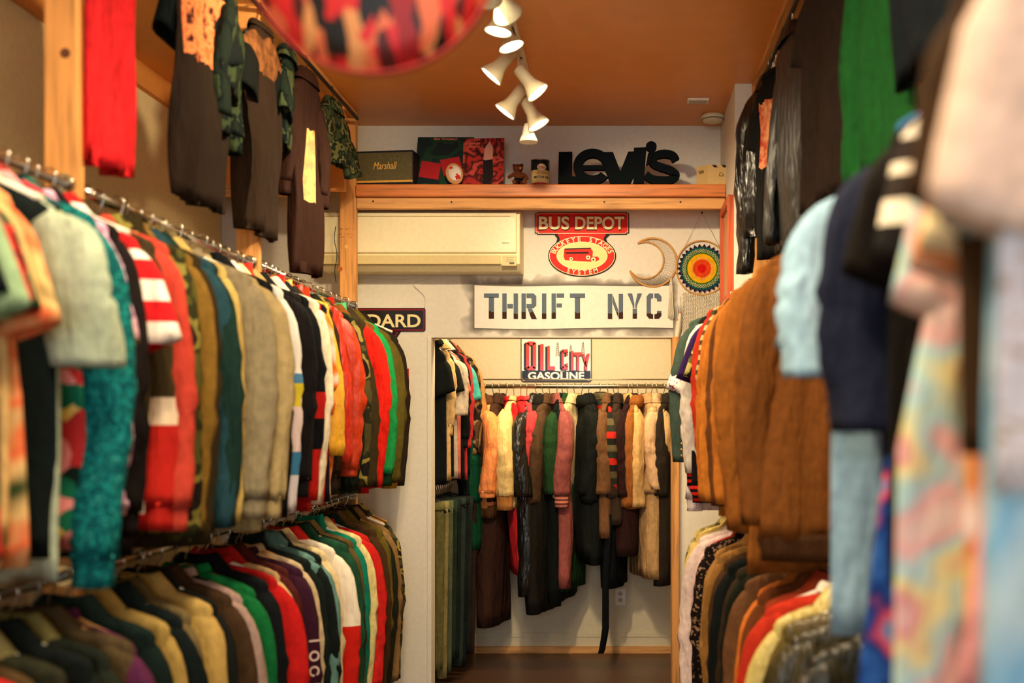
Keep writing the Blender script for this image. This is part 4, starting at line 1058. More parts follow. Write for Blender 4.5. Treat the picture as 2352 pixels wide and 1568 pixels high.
# loudspeaker
w0, w1 = s_at(812), s_at(953); h = PZ(344, YS)-TOP
t = thing('loudspeaker', 'black amplifier-style loudspeaker with olive grille and gold script on the shelf', 'speaker', ((w0+w1)/2, YS+.085, TOP+.0005), math.radians(-6))
hw = (w1-w0)/2
mb = MB(); mb.box((-hw, -.07, 0), (hw, .08, h)); mb.build('cabinet', mat('black_vinyl', (14, 20, 20), .6), t, .006)
mb = MB(); mb.box((-hw+.006, -.0735, .026), (hw-.006, -.069, h-.012)); mb.build('grille', mat('olive_grille_cloth', (96, 88, 54), .9, 'speckle', [(92, 84, 52), (92, 84, 52), (108, 98, 62), (80, 74, 46)]), t)
mb = MB(); mb.box((-hw+.004, -.0745, .013), (hw-.004, -.069, .024)); mb.build('trim_strip', mat('gold_trim', (226, 170, 76), .35), t)
text_part('logo', 'Marshall', -.055, .075, h*.45, h*.66, -.0745, mat('gold_script', (236, 186, 90), .4), t, .001, 0, .35)
# record sleeves
def leaning(name, label, px0, px1, pyt, tilt_y, m, x_skew=0, cat='record sleeve'):
    pass
lt = math.radians(19); Hs = .315
t = thing('record_sleeve', 'dark green record sleeve with red shapes leaning behind the speaker edge', 'record sleeve', (s_at(1013), YS+.06, TOP+.001)); t.rotation_euler = (-lt, 0, 0)
ha = (PZ(309, YS+.1)-TOP)/math.cos(lt); wa = 133*YS/F/2
mb = MB(); mb.box((-wa, -.002, 0), (wa, .002, ha)); mb.build('cover', mat('dark_green_sleeve', (16, 44, 40), .5, 'camo', [(14, 34, 38), (22, 58, 40), (14, 40, 40)], .7), t)
text_part('title', 'Bad Company', -wa*.42, wa*.42, ha*.925, ha*.985, -.0045, mat('salmon_print', (222, 120, 96), .5), t, .001, .01, .2)
for cx, cz, r, a in ((-.075, .10, .062, .6), (.04, .125, .062, 1.0)):
    mb = MB(); mb.prism([(cx+r*1.15*math.cos(a+k*PI/2+ (0.12 if k % 2 else 0)), cz+r*1.15*math.sin(a+k*PI/2)) for k in range(4)][::-1], -.0045, -.002)
    mb.build('printed_block', mat('red_print_block', (176, 34, 40), .5), t)
t2 = thing('record_sleeve', 'red and black photographic record sleeve leaning beside the teddy bear', 'record sleeve', (s_at(1106), YS+.045, TOP+.001)); t2.rotation_euler = (-lt, math.radians(-1), 0)
wb = 96*YS/F/2; hb = ha*.965
mb = MB(); mb.box((-wb, -.002, 0), (wb, .002, hb)); mb.build('cover', mat('red_black_sleeve', (150, 40, 40), .5, 'blotch', [(40, 18, 22), (190, 50, 44), (30, 16, 20), (214, 80, 66), (60, 24, 26)], 3.2), t2)
mb = MB(); mb.prism([(.0, hb*.55), (.005, hb*.78), (.03, hb*.93), (.05, hb*.8), (.05, hb*.58), (.03, hb*.5)], -.0035, -.002); mb.build('printed_figure', mat('dusty_pink_print', (206, 150, 130), .6), t2)
mb = MB(); mb.prism([(.0, hb*.52), (.05, hb*.55), (.055, hb*.2), (.04, hb*.02), (.0, hb*.02)], -.0037, -.002); mb.build('printed_figure', mat('black_print', (24, 20, 26), .6), t2)
text_part('title', 'Rolling', -wb*.92, -wb*.2, hb*.86, hb*.93, -.0045, mat('salmon_print', (222, 120, 96), .5), t2, .001, .01, .2) if False else None
mb = MB()
for i in range(9): mb.box((-wb*.9+i*.009, -.0045, hb*(.86+.006*(i % 3))), (-wb*.9+i*.009+.006, -.002, hb*(.90+.01*(i % 2))))
for i in range(7): mb.box((-wb*.75+i*.009, -.0045, hb*(.80+.005*(i % 3))), (-wb*.75+i*.009+.006, -.002, hb*(.835+.008*(i % 2))))
mb.build('title', mat('salmon_print', (222, 120, 96), .5), t2)
# tilted oval plaque
t = thing('oval_plaque', 'small tilted oval plaque, white and tan with red marks, before the record sleeves', 'plaque', P(1043, 398, YS)+Vector((0, .008, 0)), 0); t.rotation_euler = (-.25, -.35, 0)
mb = MB(); a, b = 20*YS/F, 27*YS/F
mb.ring_stack([[(a*k*math.cos(2*PI*j/40), y, b*k*math.sin(2*PI*j/40)) for j in range(40)] for y, k in ((.006, .92), (.006, 1), (-.002, 1), (-.005, .94), (-.004, .86), (-.0035, .01))]); mb.build('plate', mat('tan_oval_rim', (196, 140, 90), .4), t)
mb = MB(); mb.ring_stack([[(a*k*math.cos(2*PI*j/40)+.004, y, b*k*math.sin(2*PI*j/40)) for j in range(40)] for y, k in ((-.004, .74), (-.0065, .72), (-.0066, .01))]); mb.build('face', mat('white_oval_face', (232, 222, 206), .35), t)
for cx, cz, sx, sz in ((.012, -.03, .012, .012), (-.006, .035, .008, .006), (.012, -.012, .006, .004)):
    mb = MB(); mb.box((cx-sx, -.008, cz-sz), (cx+sx, -.006, cz+sz)); mb.build('red_mark', mat('red_enamel_mark', (200, 44, 34), .4), t)
# teddy bear
t = thing('teddy_bear', 'small brown teddy bear in dark shorts sitting on the shelf', 'teddy bear', (s_at(1190), YS+.04, TOP+.001), .1)
k = YS/F
mb = MB()
mb.ball((0, 0, 22*k), (11*k, 9*k, 14*k)); mb.ball((-2*k, -.004, 40*k), (12*k, 10*k, 10*k)); mb.ball((3*k, -.022, 37*k), (5.5*k, 5*k, 4.5*k))
mb.ball((-11*k, 0, 47*k), 4.2*k, 10); mb.ball((7*k, 0, 48*k), 4.2*k, 10)
mb.tube([(-8*k, 0, 29*k), (-18*k, -.01, 22*k), (-24*k, -.02, 17*k)], [4.5*k, 4.2*k, 3.5*k], 10)
mb.tube([(8*k, 0, 27*k), (16*k, -.012, 21*k), (20*k, -.02, 14*k)], [4.5*k, 4.2*k, 3.5*k], 10)
mb.tube([(-6*k, 0, 8*k), (-9*k, -.02, 5.5*k), (-11*k, -.045, 5.5*k)], [6*k, 5.5*k, 5*k], 10)
mb.tube([(6*k, 0, 8*k), (11*k, -.02, 6*k), (14*k, -.045, 6*k)], [6*k, 6*k, 6.2*k], 10)
mb.build('body', fab('brown_plush', (120, 66, 40)), t, remesh=.0035)
mb = MB(); mb.ball((0, 0, 12*k), (12.5*k, 10.5*k, 8.5*k)); mb.build('shorts', fab('dark_shorts', (24, 26, 30)), t)
mb = MB(); mb.ball((3*k, -.034, 38*k), (3*k, 2*k, 2.6*k), 10); mb.build('muzzle', fab('beige_muzzle', (206, 150, 100)), t)
mb = MB(); mb.ball((-6*k, -.022, 43*k), 1.3*k, 8); mb.ball((3*k, -.022, 44*k), 1.3*k, 8); mb.build('eyes', M_black, t)
# oil can
t = thing('motor_oil_can', 'old motor oil can, black over cream with red base', 'can', (s_at(1239), YS+.055, TOP+.001), 0)
rr = 21.5*YS/F; hh = (PZ(364, YS)-TOP)
mb = MB(); mb.lathe((0, 0, hh*.08), (0, 0, 1), [(0, rr), (hh*.5, rr)], 40); mb.build('label', mat('cream_can_label', (222, 200, 130), .35), t)
mb = MB(); mb.lathe((0, 0, hh*.58), (0, 0, 1), [(0, rr), (hh*.38, rr)], 40); mb.build('label', mat('black_can_band', (18, 28, 34), .3), t)
mb = MB(); mb.lathe((0, 0, 0), (0, 0, 1), [(0, rr*1.0), (hh*.01, rr*1.02), (hh*.08, rr)], 40); mb.build('base', mat('red_can_base', (176, 40, 26), .35), t)
mb = MB(); mb.lathe((0, 0, hh*.96), (0, 0, 1), [(0, rr), (hh*.025, rr*1.03), (hh*.04, rr*1.02), (hh*.03, rr*.95)], 40); mb.build('rim', M_steel, t)
def on_can(me_o, off):
    for v in me_o.data.vertices:
        a = v.co.x/rr; d_ = rr+off+(-v.co.y)
        v.co = (d_*math.sin(a), -d_*math.cos(a), v.co.z)
mb = MB(); mb.ring_stack([[(.012+rr*.50*q*math.cos(2*PI*j/32), y, hh*.68+rr*.36*q*math.sin(2*PI*j/32)) for j in range(32)] for y, q in ((0, 1), (-.001, 1), (-.001, .75), (-.001, .5), (-.001, .25), (-.001, .02))]); o = mb.build('badge', mat('white_enamel', (226, 208, 170), .3), t); on_can(o, .0005)
o = text_part('lettering', 'Esso', .012-rr*.34, .012+rr*.34, hh*.62, hh*.75, 0, mat('red_can_print', (196, 44, 30), .4), t, .0006, .01); on_can(o, .002)
o = text_part('lettering', 'EXTRA', .012-rr*.5, .012+rr*.5, hh*.42, hh*.48, 0, mat('red_can_print', (196, 44, 30), .4), t, .0005); on_can(o, .0012)
o = text_part('lettering', 'MOTOR OIL', -rr*.62, rr*1.1, hh*.25, hh*.34, 0, M_black, t, .0005, .02); on_can(o, .0012)
# LEVI'S letters: one joined sign of thick black letters
t = thing('letter_sign', "large black cut-out letters spelling LeVI'S standing on the shelf", 'sign', (0, YS+.012, TOP+.0005))
M_let = mat('matt_black_letter', (8, 14, 18), .8, spec=.08)
def X_(p): return s_at(p)
def Z_(p): return PZ(p, YS)-TOP
def letter(name, polys, y0=0, y1=.035):
    mb = MB()
    for pl in polys: mb.prism([(X_(x), Z_(y)) for x, y in pl], y0, y1)
    return mb.build(name, M_let, t)
letter('letter_l', [[(1281.5, 419), (1283, 347.5), (1314, 347), (1313, 403.5), (1352, 405), (1352, 419)]])
mb = MB()      # rounded e
cx, cz, R1, R0 = X_(1361), Z_(380.5), 42*YS/F, 22*YS/F
outer = []; inner = []
for i in range(41):
    a = math.radians(-38+ (322+38-0)*i/40)  # opening at lower right
    outer.append((cx+R1*1.06*math.cos(a), cz+R1*.97*math.sin(a))); inner.append((cx+R0*1.08*math.cos(a), cz+R0*1.0*math.sin(a)))
k0 = [i for i in range(41)]
def strip(mb, A, B, y0, y1):
    mb.ring_stack([[(a[0], y0, a[1]), (b[0], y0, b[1]), (b[0], y1, b[1]), (a[0], y1, a[1])] for a, b in zip(A, B)], smooth=False)
arcs = [math.radians(2+ (322-2)*i/48) for i in range(49)]
A = [(cx+R1*1.06*math.cos(a), cz+R1*.97*math.sin(a)) for a in arcs]; B = [(cx+R0*1.08*math.cos(a), cz+R0*.95*math.sin(a)) for a in arcs]
strip(mb, A, B, .002, .037)
mb.box((cx-R0*1.04, .002, cz-.018), (cx+R1*1.06, .037, cz+.006)); mb.build('letter_e', M_let, t)
letter('letter_v', [[(1374, 348), (1408, 348), (1425, 392), (1443, 347), (1482, 345), (1448, 420.5), (1402, 420.5)]], -.002, .033)
letter('letter_i', [[(1456, 345), (1456, 338), (1486, 337), (1484, 352), (1479, 420), (1455, 420)]], -.004, .031)
mb = MB(); mb.ring_stack([[(X_(1496)+12.5*YS/F*math.cos(2*PI*j/28), y, Z_(335)+11.5*YS/F*math.sin(2*PI*j/28)) for j in range(28)] for y in (-.006, .030)]); 
mb.prism([(X_(1488), Z_(352)), (X_(1496), Z_(345)), (X_(1503), Z_(345)), (X_(1494), Z_(372)), (X_(1484), Z_(378))], -.006, .030); mb.build('apostrophe', M_let, t)
def bez(pts, n=14):
    out = []; pp = [Vector((a, b)) for a, b in pts]
    for i in range(len(pp)-1):
        p0, p1, p2, p3 = pp[max(i-1, 0)], pp[i], pp[i+1], pp[min(i+2, len(pp)-1)]
        for k_ in range(n):
            t_ = k_/n; out.append(.5*((2*p1)+(p2-p0)*t_+(2*p0-5*p1+4*p2-p3)*t_**2+(3*p1-p0-3*p2+p3)*t_**3))
    out.append(pp[-1]); return out
path = bez([(1553, 367), (1545, 355), (1524, 351), (1503, 358), (1500, 372), (1516, 381), (1540, 389), (1553, 401), (1540, 411), (1518, 412), (1497, 409), (1483, 399)])
A, B = [], []
hwid = 9.0
for i, p in enumerate(path):
    q = path[min(i+1, len(path)-1)]-path[max(i-1, 0)]; q.normalize(); nrm = Vector((-q.y, q.x))
    a, b = p+nrm*hwid, p-nrm*hwid
    A.append((X_(a.x), Z_(min(a.y, 420.5)))); B.append((X_(b.x), Z_(min(b.y, 420.5))))
mb = MB(); strip(mb, B, A, .001, .036); mb.build('letter_s', M_let, t)
# card box
t = thing('cardboard_box', 'small beige printed box with black stripes at the right end of the shelf', 'box', (s_at(1626), YS+.012, TOP+.0005), .0)
mb = MB(); bw_ = .125; bd = .13; bh = Z_(377)
mb.box((0, 0, 0), (bw_, bd, bh)); mb.box((0, 0, 0), (bw_, bd, bh))
mb = MB(); ang = -.0
x0 = 0; pts = [(0, 0), (.115, .0), (.115, .13), (-.045, .13), (-.055, .055)]
mb.v = [(x, y, 0) for x, y in pts]+[(x, y, bh) for x, y in pts]; n = 5
mb.f = [tuple(reversed(range(n))), tuple(range(n, 2*n))]+[(i, (i+1) % n, n+(i+1) % n, n+i) for i in range(n)]; mb.sm = [False]*7
M_card = mat('beige_card', (206, 172, 112), .7)
mb.build('carton', M_card, t)
mb = MB()
for q in range(2):
    xx = .022+q*.05; mb.v += []; mb.prism([(xx, bh*.99), (xx+.02, bh*.99), (xx+.032, bh*.86), (xx+.012, bh*.86)], -.001, 0)
mb.build('stripe', M_black, t)
text_part('lettering', 'Ca', .06, .085, bh*.42, bh*.62, -.0012, M_black, t, .0004, 0, .3)
for q, (txt, zz) in enumerate((('VAN', .62), ('Camel', .28))):
    if q: continue
    o = text_part('lettering', txt, 0, .036, 0, .018, 0, M_black, t, .0004, .01)
    o.location = (-.046, .0445, bh*zz); o.rotation_euler = (0, 0, math.atan2(-.055, .055)); 

# ------------------------------------------------------------------ signs on the wall
YW = DW-.003
def wx(p): return PX(p, YW)
def wz(p): return PZ(p, YW)
M_red = mat('red_enamel', (216, 34, 18), .5, spec=.12); M_cream = mat('cream_enamel', (240, 224, 160), .4, spec=.25); M_dk = mat('dark_enamel_edge', (40, 14, 14), .5, spec=.1)
M_yel = mat('yellow_cream_enamel', (232, 216, 130), .42, spec=.25)
t = thing('metal_sign', 'red and cream embossed bus depot sign with an oval below', 'sign', (wx(1337), YW, wz(560)))
ox, oz = t.location.x, t.location.z
def notch(x0, x1, y0, y1, c):
    return [(x0+c, y1), (x0+c, y1-c*.6), (x0, y1-c*.6), (x0, y0+c*.6), (x0+c, y0+c*.6), (x0+c, y0), (x1-c, y0), (x1-c, y0+c*.6), (x1, y0+c*.6), (x1, y1-c*.6), (x1-c, y1-c*.6), (x1-c, y1)]
def sp(pl, y0, y1, nm, m, par=None):
    mb = MB(); q = [(wx(a)-ox, wz(b)-oz) for a, b in pl]
    ar = sum(q[i][0]*q[(i+1) % len(q)][1]-q[(i+1) % len(q)][0]*q[i][1] for i in range(len(q)))
    if ar < 0: q = q[::-1]
    mb.prism(q[::1], y0, y1); return mb.build(nm, m, par or t)
def ell(cx, cy, a, b, n=56): return [(cx+a*math.cos(2*PI*j/n), cy+b*math.sin(2*PI*j/n)) for j in range(n)]
sp(notch(1228.5, 1445, 487.5, 539, 5), -.006, .002, 'plate', M_dk)
sp(ell(1337, 588, 78, 47.5), -.0055, .002, 'plate', M_dk)
sp([(1272, 537), (1280, 548), (1276, 562), (1398, 562), (1392, 548), (1403, 537)], -.0050, .002, 'plate', M_dk)
sp([(1279, 534), (1286, 548), (1284, 562), (1390, 562), (1386, 548), (1394, 534)], -.0065, -.003, 'neck_panel', M_red)
sp(notch(1230.5, 1443, 489.5, 537, 5), -.0075, -.003, 'border', mat('orange_cream_enamel', (236, 170, 110), .3))
sp(notch(1232, 1441.5, 491, 535.5, 5), -.009, -.003, 'field', M_red)
sp(ell(1337, 588, 75.5, 45.3), -.0082, -.003, 'border', M_cream)
sp(ell(1337, 588, 74, 44), -.0094, -.003, 'field', M_red)
sp(ell(1337, 588, 58.5, 32.5), -.0102, -.003, 'border', M_cream)
sp(ell(1337, 588, 57, 31), -.0110, -.003, 'field', M_yel)
for txt, a, b in (('BUS', 1238, 1308), ('DEPOT', 1321, 1434)):
    text_part('lettering', txt, wx(a)-.003-ox, wx(b)+.003-ox, wz(529)-.003-oz, wz(497)+.003-oz, -.0105, M_dk, t, .001, .03)
    text_part('lettering', txt, wx(a)-ox, wx(b)-ox, wz(528)-oz, wz(498)-oz, -.0135, M_cream, t, .0015, .028)
def arc_text(txt, cx, cy, a, b, t0, t1, size, inv=False):
    n = len(txt)
    for i, ch in enumerate(txt):
        if ch == ' ': continue
        th = t0+(t1-t0)*i/(n-1)
        x, y = cx+a*math.cos(th), cy-b*math.sin(th)
        tx, ty = -a*math.sin(th), b*math.cos(th)    # tangent in (x, up)
        ang = math.atan2(ty, tx)+(PI if not inv else 0)
        me = text_mesh(ch, size, .001, .0007, 0, 1, 'CENTER')
        for v in me.vertices: v.co.z -= size*.34
        me.transform(Matrix.Rotation(-ang, 4, 'Y')); me.transform(Matrix.Translation((wx(x)-ox, -.0112, wz(y)-oz)))
        me.materials.clear(); me.materials.append(M_cream); me.name = 'lettering'
        o = bpy.data.objects.new('lettering', me); C.objects.link(o); o.parent = t
arc_text('BUCKEYE STAGES', 1337, 588, 66.5, 38.5, math.radians(166), math.radians(14), .037)
arc_text('SYSTEM', 1337, 588, 66, 38, math.radians(242), math.radians(298), .034, True)
# the little bus
sp([(1296, 573), (1357, 571), (1362, 578), (1361, 590), (1374, 590), (1377, 597), (1366, 602), (1298, 598), (1295, 590)], -.0125, -.0105, 'bus_emblem', M_red)
sp([(1299, 580), (1352, 579), (1352, 583), (1299, 583.5)], -.0132, -.012, 'bus_emblem', M_dk)
sp([(1297, 571.5), (1358, 569.5), (1358, 572), (1297, 574)], -.0132, -.0105, 'bus_emblem', M_dk)
for cx, cy, r in ((1312, 595, 4), (1351, 592, 5), (1363, 597, 5.5)):
    sp(ell(cx, cy, r, r, 20), -.0138, -.012, 'bus_emblem', M_cream); sp(ell(cx, cy, r*.4, r*.4, 12), -.0146, -.012, 'bus_emblem', M_dk)
# THRIFT NYC banner
t = thing('banner', 'white stencilled shop banner above the alcove opening', 'banner', (wx(1317), YW, wz(706)))
ox, oz = t.location.x, t.location.z
mb = MB(); n = 40; rows = []
for i in range(n+1):
    u = i/n; px = 1090+(1546-1090)*u; tp = 655+2.2*math.sin(u*PI)+1.5*math.sin(u*9); bt = 752+2.5*math.sin(u*5+.5)+(3*u)
    if u > .9: tp += 0; bt += 0
    dd = -.004-.002*math.sin(u*17)
    rows.append([(wx(px)-ox, dd, wz(tp)-oz), (wx(px)-ox, dd, wz(bt)-oz), (wx(px)-ox, .0, wz(bt)-oz), (wx(px)-ox, .0, wz(tp)-oz)])
mb.ring_stack(rows, smooth=False); mb.build('cloth', mat('white_canvas', (240, 232, 216), .85), t)
M_sten = mat('stencil_paint', (110, 120, 130), .8, 'paint', [(54, 28, 14), (92, 106, 118)], .47)
def st(ch, x0, x1, yt=674, yb=732, s=10):
    W = x1-x0; P_ = []
    R = lambda a, b, c_, d: P_.append([(a, b), (c_, b), (c_, d), (a, d)])
    if ch == 'T': R(x0, yt, x1, yt+s); R(x0+W/2-s/2-1, yt+s*.9, x0+W/2+s/2+1, yb)
    if ch == 'H': R(x0, yt, x0+s, yb); R(x1-s, yt, x1, yb); R(x0+s+1.5, yt+24, x1-s-1.5, yt+34)
    if ch == 'I': R(x0, yt, x1, yb)
    if ch == 'F': R(x0, yt, x0+s, yb); R(x0+s+1.5, yt, x1, yt+s); R(x0+s+1.5, yt+23, x1-5, yt+32)
    if ch == 'R':
        R(x0, yt, x0+s, yb); P_.append([(x0+s+1.5, yt), (x1-6, yt), (x1, yt+6), (x1, yt+27), (x1-6, yt+33), (x0+s+1.5, yt+33), (x0+s+1.5, yt+24), (x1-s-1, yt+24), (x1-s-1, yt+s), (x0+s+1.5, yt+s)])
        P_.append([(x0+s+4, yt+34.5), (x0+s+14, yt+34.5), (x1+1, yb), (x1-s-1, yb)])
    if ch == 'N':
        R(x0, yt+1, x0+s, yb); R(x1-s, yt+1, x1, yb); P_.append([(x0+s+1, yt+2), (x0+s+1, yt+22), (x1-s-1, yb-2), (x1-s-1, yb-20)])
    if ch == 'Y':
        P_.append([(x0, yt), (x0+s+1, yt), (x0+W/2-1, yt+24), (x0+W/2-1, yt+33), (x0+W/2-s/2, yt+33), (x0+W/2-s/2, yt+28)]); P_.append([(x1, yt), (x1-s-1, yt), (x0+W/2+1, yt+24), (x0+W/2+1, yt+33), (x0+W/2+s/2, yt+33), (x0+W/2+s/2, yt+28)][::-1]); R(x0+W/2-s/2, yt+34.5, x0+W/2+s/2, yb)
    if ch == 'C':
        P_.append([(x0+15, yt), (x0+6, yt), (x0, yt+7), (x0, yb-7), (x0+6, yb), (x0+15, yb), (x0+15, yb-s), (x0+s, yb-s-2), (x0+s, yt+s+2), (x0+15, yt+s)])
        P_.append([(x0+18, yt), (x1-6, yt), (x1, yt+7), (x1, yt+18), (x1-s, yt+18), (x1-s, yt+s+2), (x0+18, yt+s)]); P_.append([(x0+18, yb), (x1-6, yb), (x1, yb-7), (x1, yb-18), (x1-s, yb-18), (x1-s, yb-s-2), (x0+18, yb-s)])
    mb = MB()
    for pl in P_:
        q = [(wx(a)-ox, wz(b)-oz) for a, b in pl]
        ar = sum(q[i][0]*q[(i+1) % len(q)][1]-q[(i+1) % len(q)][0]*q[i][1] for i in range(len(q)))
        if ar < 0: q = q[::-1]
        mb.prism(q, -.0078, -.0035)
    mb.build('stencil_letter', M_sten, t)
for ch, a, b in (('T', 1112, 1146), ('H', 1154, 1190), ('R', 1198, 1232), ('I', 1245, 1255), ('F', 1267, 1296), ('T', 1309, 1344), ('N', 1396, 1431), ('Y', 1441, 1475), ('C', 1485, 1519)): st(ch, a, b)
# spray paint cloud on the wall around the banner
def spray_mat():
    m = bpy.data.materials.new('spray_paint_haze_on_wall'); m.use_nodes = True; nt = m.node_tree; N = nt.nodes; L = nt.links
    b = N['Principled BSDF']; b.inputs['Roughness'].default_value = .75
    tc = N.new('ShaderNodeTexCoord'); sx = N.new('ShaderNodeSeparateXYZ'); L.new(tc.outputs['Object'], sx.inputs[0])
    def mth(op, a, bb=None, c_=None):
        q = N.new('ShaderNodeMath'); q.operation = op
        for i, v in enumerate((a, bb, c_)):
            if v is None: continue
            if isinstance(v, (int, float)): q.inputs[i].default_value = v
            else: L.new(v, q.inputs[i])
        return q.outputs[0]
    hx, hz = (1546-1090)/2*DW/F, 50*DW/F
    dx = mth('MAXIMUM', mth('SUBTRACT', mth('ABSOLUTE', sx.outputs['X']), hx), 0.0)
    dz = mth('MAXIMUM', mth('SUBTRACT', mth('ABSOLUTE', sx.outputs['Z']), hz), 0.0)
    d = mth('SQRT', mth('ADD', mth('MULTIPLY', dx, dx), mth('MULTIPLY', dz, dz)))
    nz = N.new('ShaderNodeTexNoise'); nz.inputs['Scale'].default_value = 9; nz.inputs['Detail'].default_value = 2; L.new(tc.outputs['Object'], nz.inputs['Vector'])
    amp = mth('MULTIPLY', mth('MAXIMUM', mth('SUBTRACT', nz.outputs['Fac'], .33), 0.0), .26)
    k_ = mth('SUBTRACT', 1.0, mth('DIVIDE', d, mth('ADD', amp, .018)))
    f = mth('MULTIPLY', mth('MAXIMUM', mth('MINIMUM', k_, 1.0), 0.0), .85)
    mx = N.new('ShaderNodeMix'); mx.data_type = 'RGBA'; mx.inputs[6].default_value = lin((226, 219, 202)); mx.inputs[7].default_value = lin((50, 32, 20))
    L.new(f, mx.inputs[0]); L.new(mx.outputs[2], b.inputs['Base Color'])
    return m
o = boxo('sprayed_wall_patch', (wx(1055), DW-.0015, wz(772)), (wx(1572), DW, wz(628)), spray_mat())
o.data.transform(Matrix.Translation((-wx(1317), -DW, -wz(704)))); o.location = (wx(1317), DW, wz(704)); o['kind'] = 'structure'; o.name = 'trim_6'
# black road sign left
t = thing('metal_sign', 'black and white lettered metal sign with dark red border, partly hidden by jackets', 'sign', (wx(880), YW, wz(735)))
ox, oz = t.location.x, t.location.z
def rr_(x0, y0, x1, y1, r, n=5):
    pl = []
    for cx, cy, a0 in ((x1-r, y0+r, -90), (x1-r, y1-r, 0), (x0+r, y1-r, 90), (x0+r, y0+r, 180)):
        for i in range(n+1):
            a = math.radians(a0+90*i/n); pl.append((cx+r*math.cos(a), cy+r*math.sin(a)))
    return pl
M_bk = mat('black_enamel', (16, 18, 22), .25, spec=.6); M_dr = mat('dark_red_enamel', (130, 24, 34), .3)
sp(rr_(706, 707, 977.5, 761, 5), -.006, .002, 'plate', M_bk)
sp(rr_(708, 709, 975.5, 759, 5), -.008, -.003, 'border', M_dr)
sp(rr_(711, 713, 973, 756, 4), -.0095, -.003, 'field', M_bk)
sp([(790, 758), (900, 758), (922, 761), (905, 786), (895, 800), (790, 800)], -.006, .002, 'shield', M_bk)
sp([(794, 759), (896, 760), (916, 762), (902, 784), (892, 797), (794, 797)], -.0068, -.003, 'border', M_dr)
sp([(796, 757), (894, 758), (911, 763), (899, 783), (890, 794), (796, 794)], -.0078, -.003, 'field', M_bk)
text_part('lettering', 'STANDARD', wx(730)-ox, wx(967)-ox, wz(752)-oz, wz(722)-oz, -.0115, M_cream, t, .0015, .02)
# gasoline sign in the alcove
YG = DA-.003
gx = lambda p: PX(p, YG); gz = lambda p: PZ(p, YG)
t = thing('metal_sign', 'white tin oil and gasoline sign with red block letters on the alcove wall', 'sign', (gx(1278), YG, gz(825)))
wx, wz = gx, gz; ox, oz = t.location.x, t.location.z
M_tin = mat('white_gloss_tin', (232, 230, 222), .18, spec=.6)
M_blk2 = mat('navy_black_enamel', (12, 14, 26), .25, spec=.35)
sp(rr_(1196.5, 742, 1359, 876.5, 7), -.006, .002, 'plate', M_blk2)
sp(rr_(1198.5, 744, 1357, 874.5, 6), -.0075, -.003, 'field', M_tin)
sp([(1199, 852), (1206, 851), (1216, 853), (1228, 850), (1246, 852), (1262, 850), (1290, 853), (1318, 850), (1340, 853), (1356, 851), (1356.5, 868), (1351, 874), (1205, 874), (1199, 868)], -.009, -.003, 'ground_shape', M_blk2)
def blk(ch, x0, x1, yt, yb, dz=5):
    W = x1-x0; s = max(5, W*.33); P_ = []
    R = lambda a, b, c_, d: P_.append([(a, b), (c_, b), (c_, d), (a, d)])
    if ch == 'O': R(x0, yt+4, x0+s, yb-4); R(x1-s, yt+4, x1, yb-4); P_.append([(x0, yt+4.1), (x0+5, yt), (x1-5, yt), (x1, yt+4.1), (x1-s+1, yt+9), (x0+s-1, yt+9)]); P_.append([(x0, yb-4.1), (x0+5, yb), (x1-5, yb), (x1, yb-4.1), (x1-s+1, yb-9), (x0+s-1, yb-9)])
    if ch == 'I': R(x0, yt, x1, yb)
    if ch == 'L': R(x0, yt, x0+s, yb); R(x0+s, yb-9, x1, yb)
    if ch == 'C': R(x0, yt+3, x0+s, yb-3); R(x0+2, yt, x1, yt+8); R(x0+2, yb-8, x1, yb); R(x1-s*.8, yt+6, x1, yt+15); R(x1-s*.8, yb-15, x1, yb-6)
    if ch == 'T': R(x0, yt, x1, yt+8); R(x0+W/2-s/2, yt+8, x0+W/2+s/2, yb)
    if ch == 'Y': P_.append([(x0, yt), (x0+s, yt), (x0+W/2+1, yt+20), (x0+W/2, yt+30)]); P_.append([(x1-s, yt), (x1, yt), (x0+W/2+2, yt+32), (x0+W/2-3, yt+24)]); R(x0+W/2-s/2, yt+26, x0+W/2+s/2, yb)
    for dx, yy0, yy1, m in ((-dz, -.0120, -.0085, M_blk2), (0, -.0150, -.0118, mat('red_block_letter', (190, 34, 30), .2, spec=.6))):
        mb = MB()
        for pl in P_:
            q = [(wx(a+dx)-ox, wz(b+(2 if dx else 0))-oz) for a, b in pl]
            ar = sum(q[i][0]*q[(i+1) % len(q)][1]-q[(i+1) % len(q)][0]*q[i][1] for i in range(len(q)))
            if ar < 0: q = q[::-1]
            mb.prism(q, yy0, yy1)
        mb.build('lettering', m, t)
blk('O', 1208.5, 1232, 784, 850); blk('I', 1241, 1249, 790, 851); blk('L', 1257.5, 1275, 794, 850, 5)
blk('C', 1290, 1304.5, 802, 849, 4); blk('I', 1311.5, 1317.5, 806, 851, 4); blk('T', 1319, 1336, 809, 851, 2); blk('Y', 1336.5, 1355, 812, 851, 2)
text_part('lettering', 'GASOLINE', gx(1213)-ox, gx(1342)-ox, gz(872)-oz, gz(854)-oz, -.0105, M_tin, t, .001, .03)
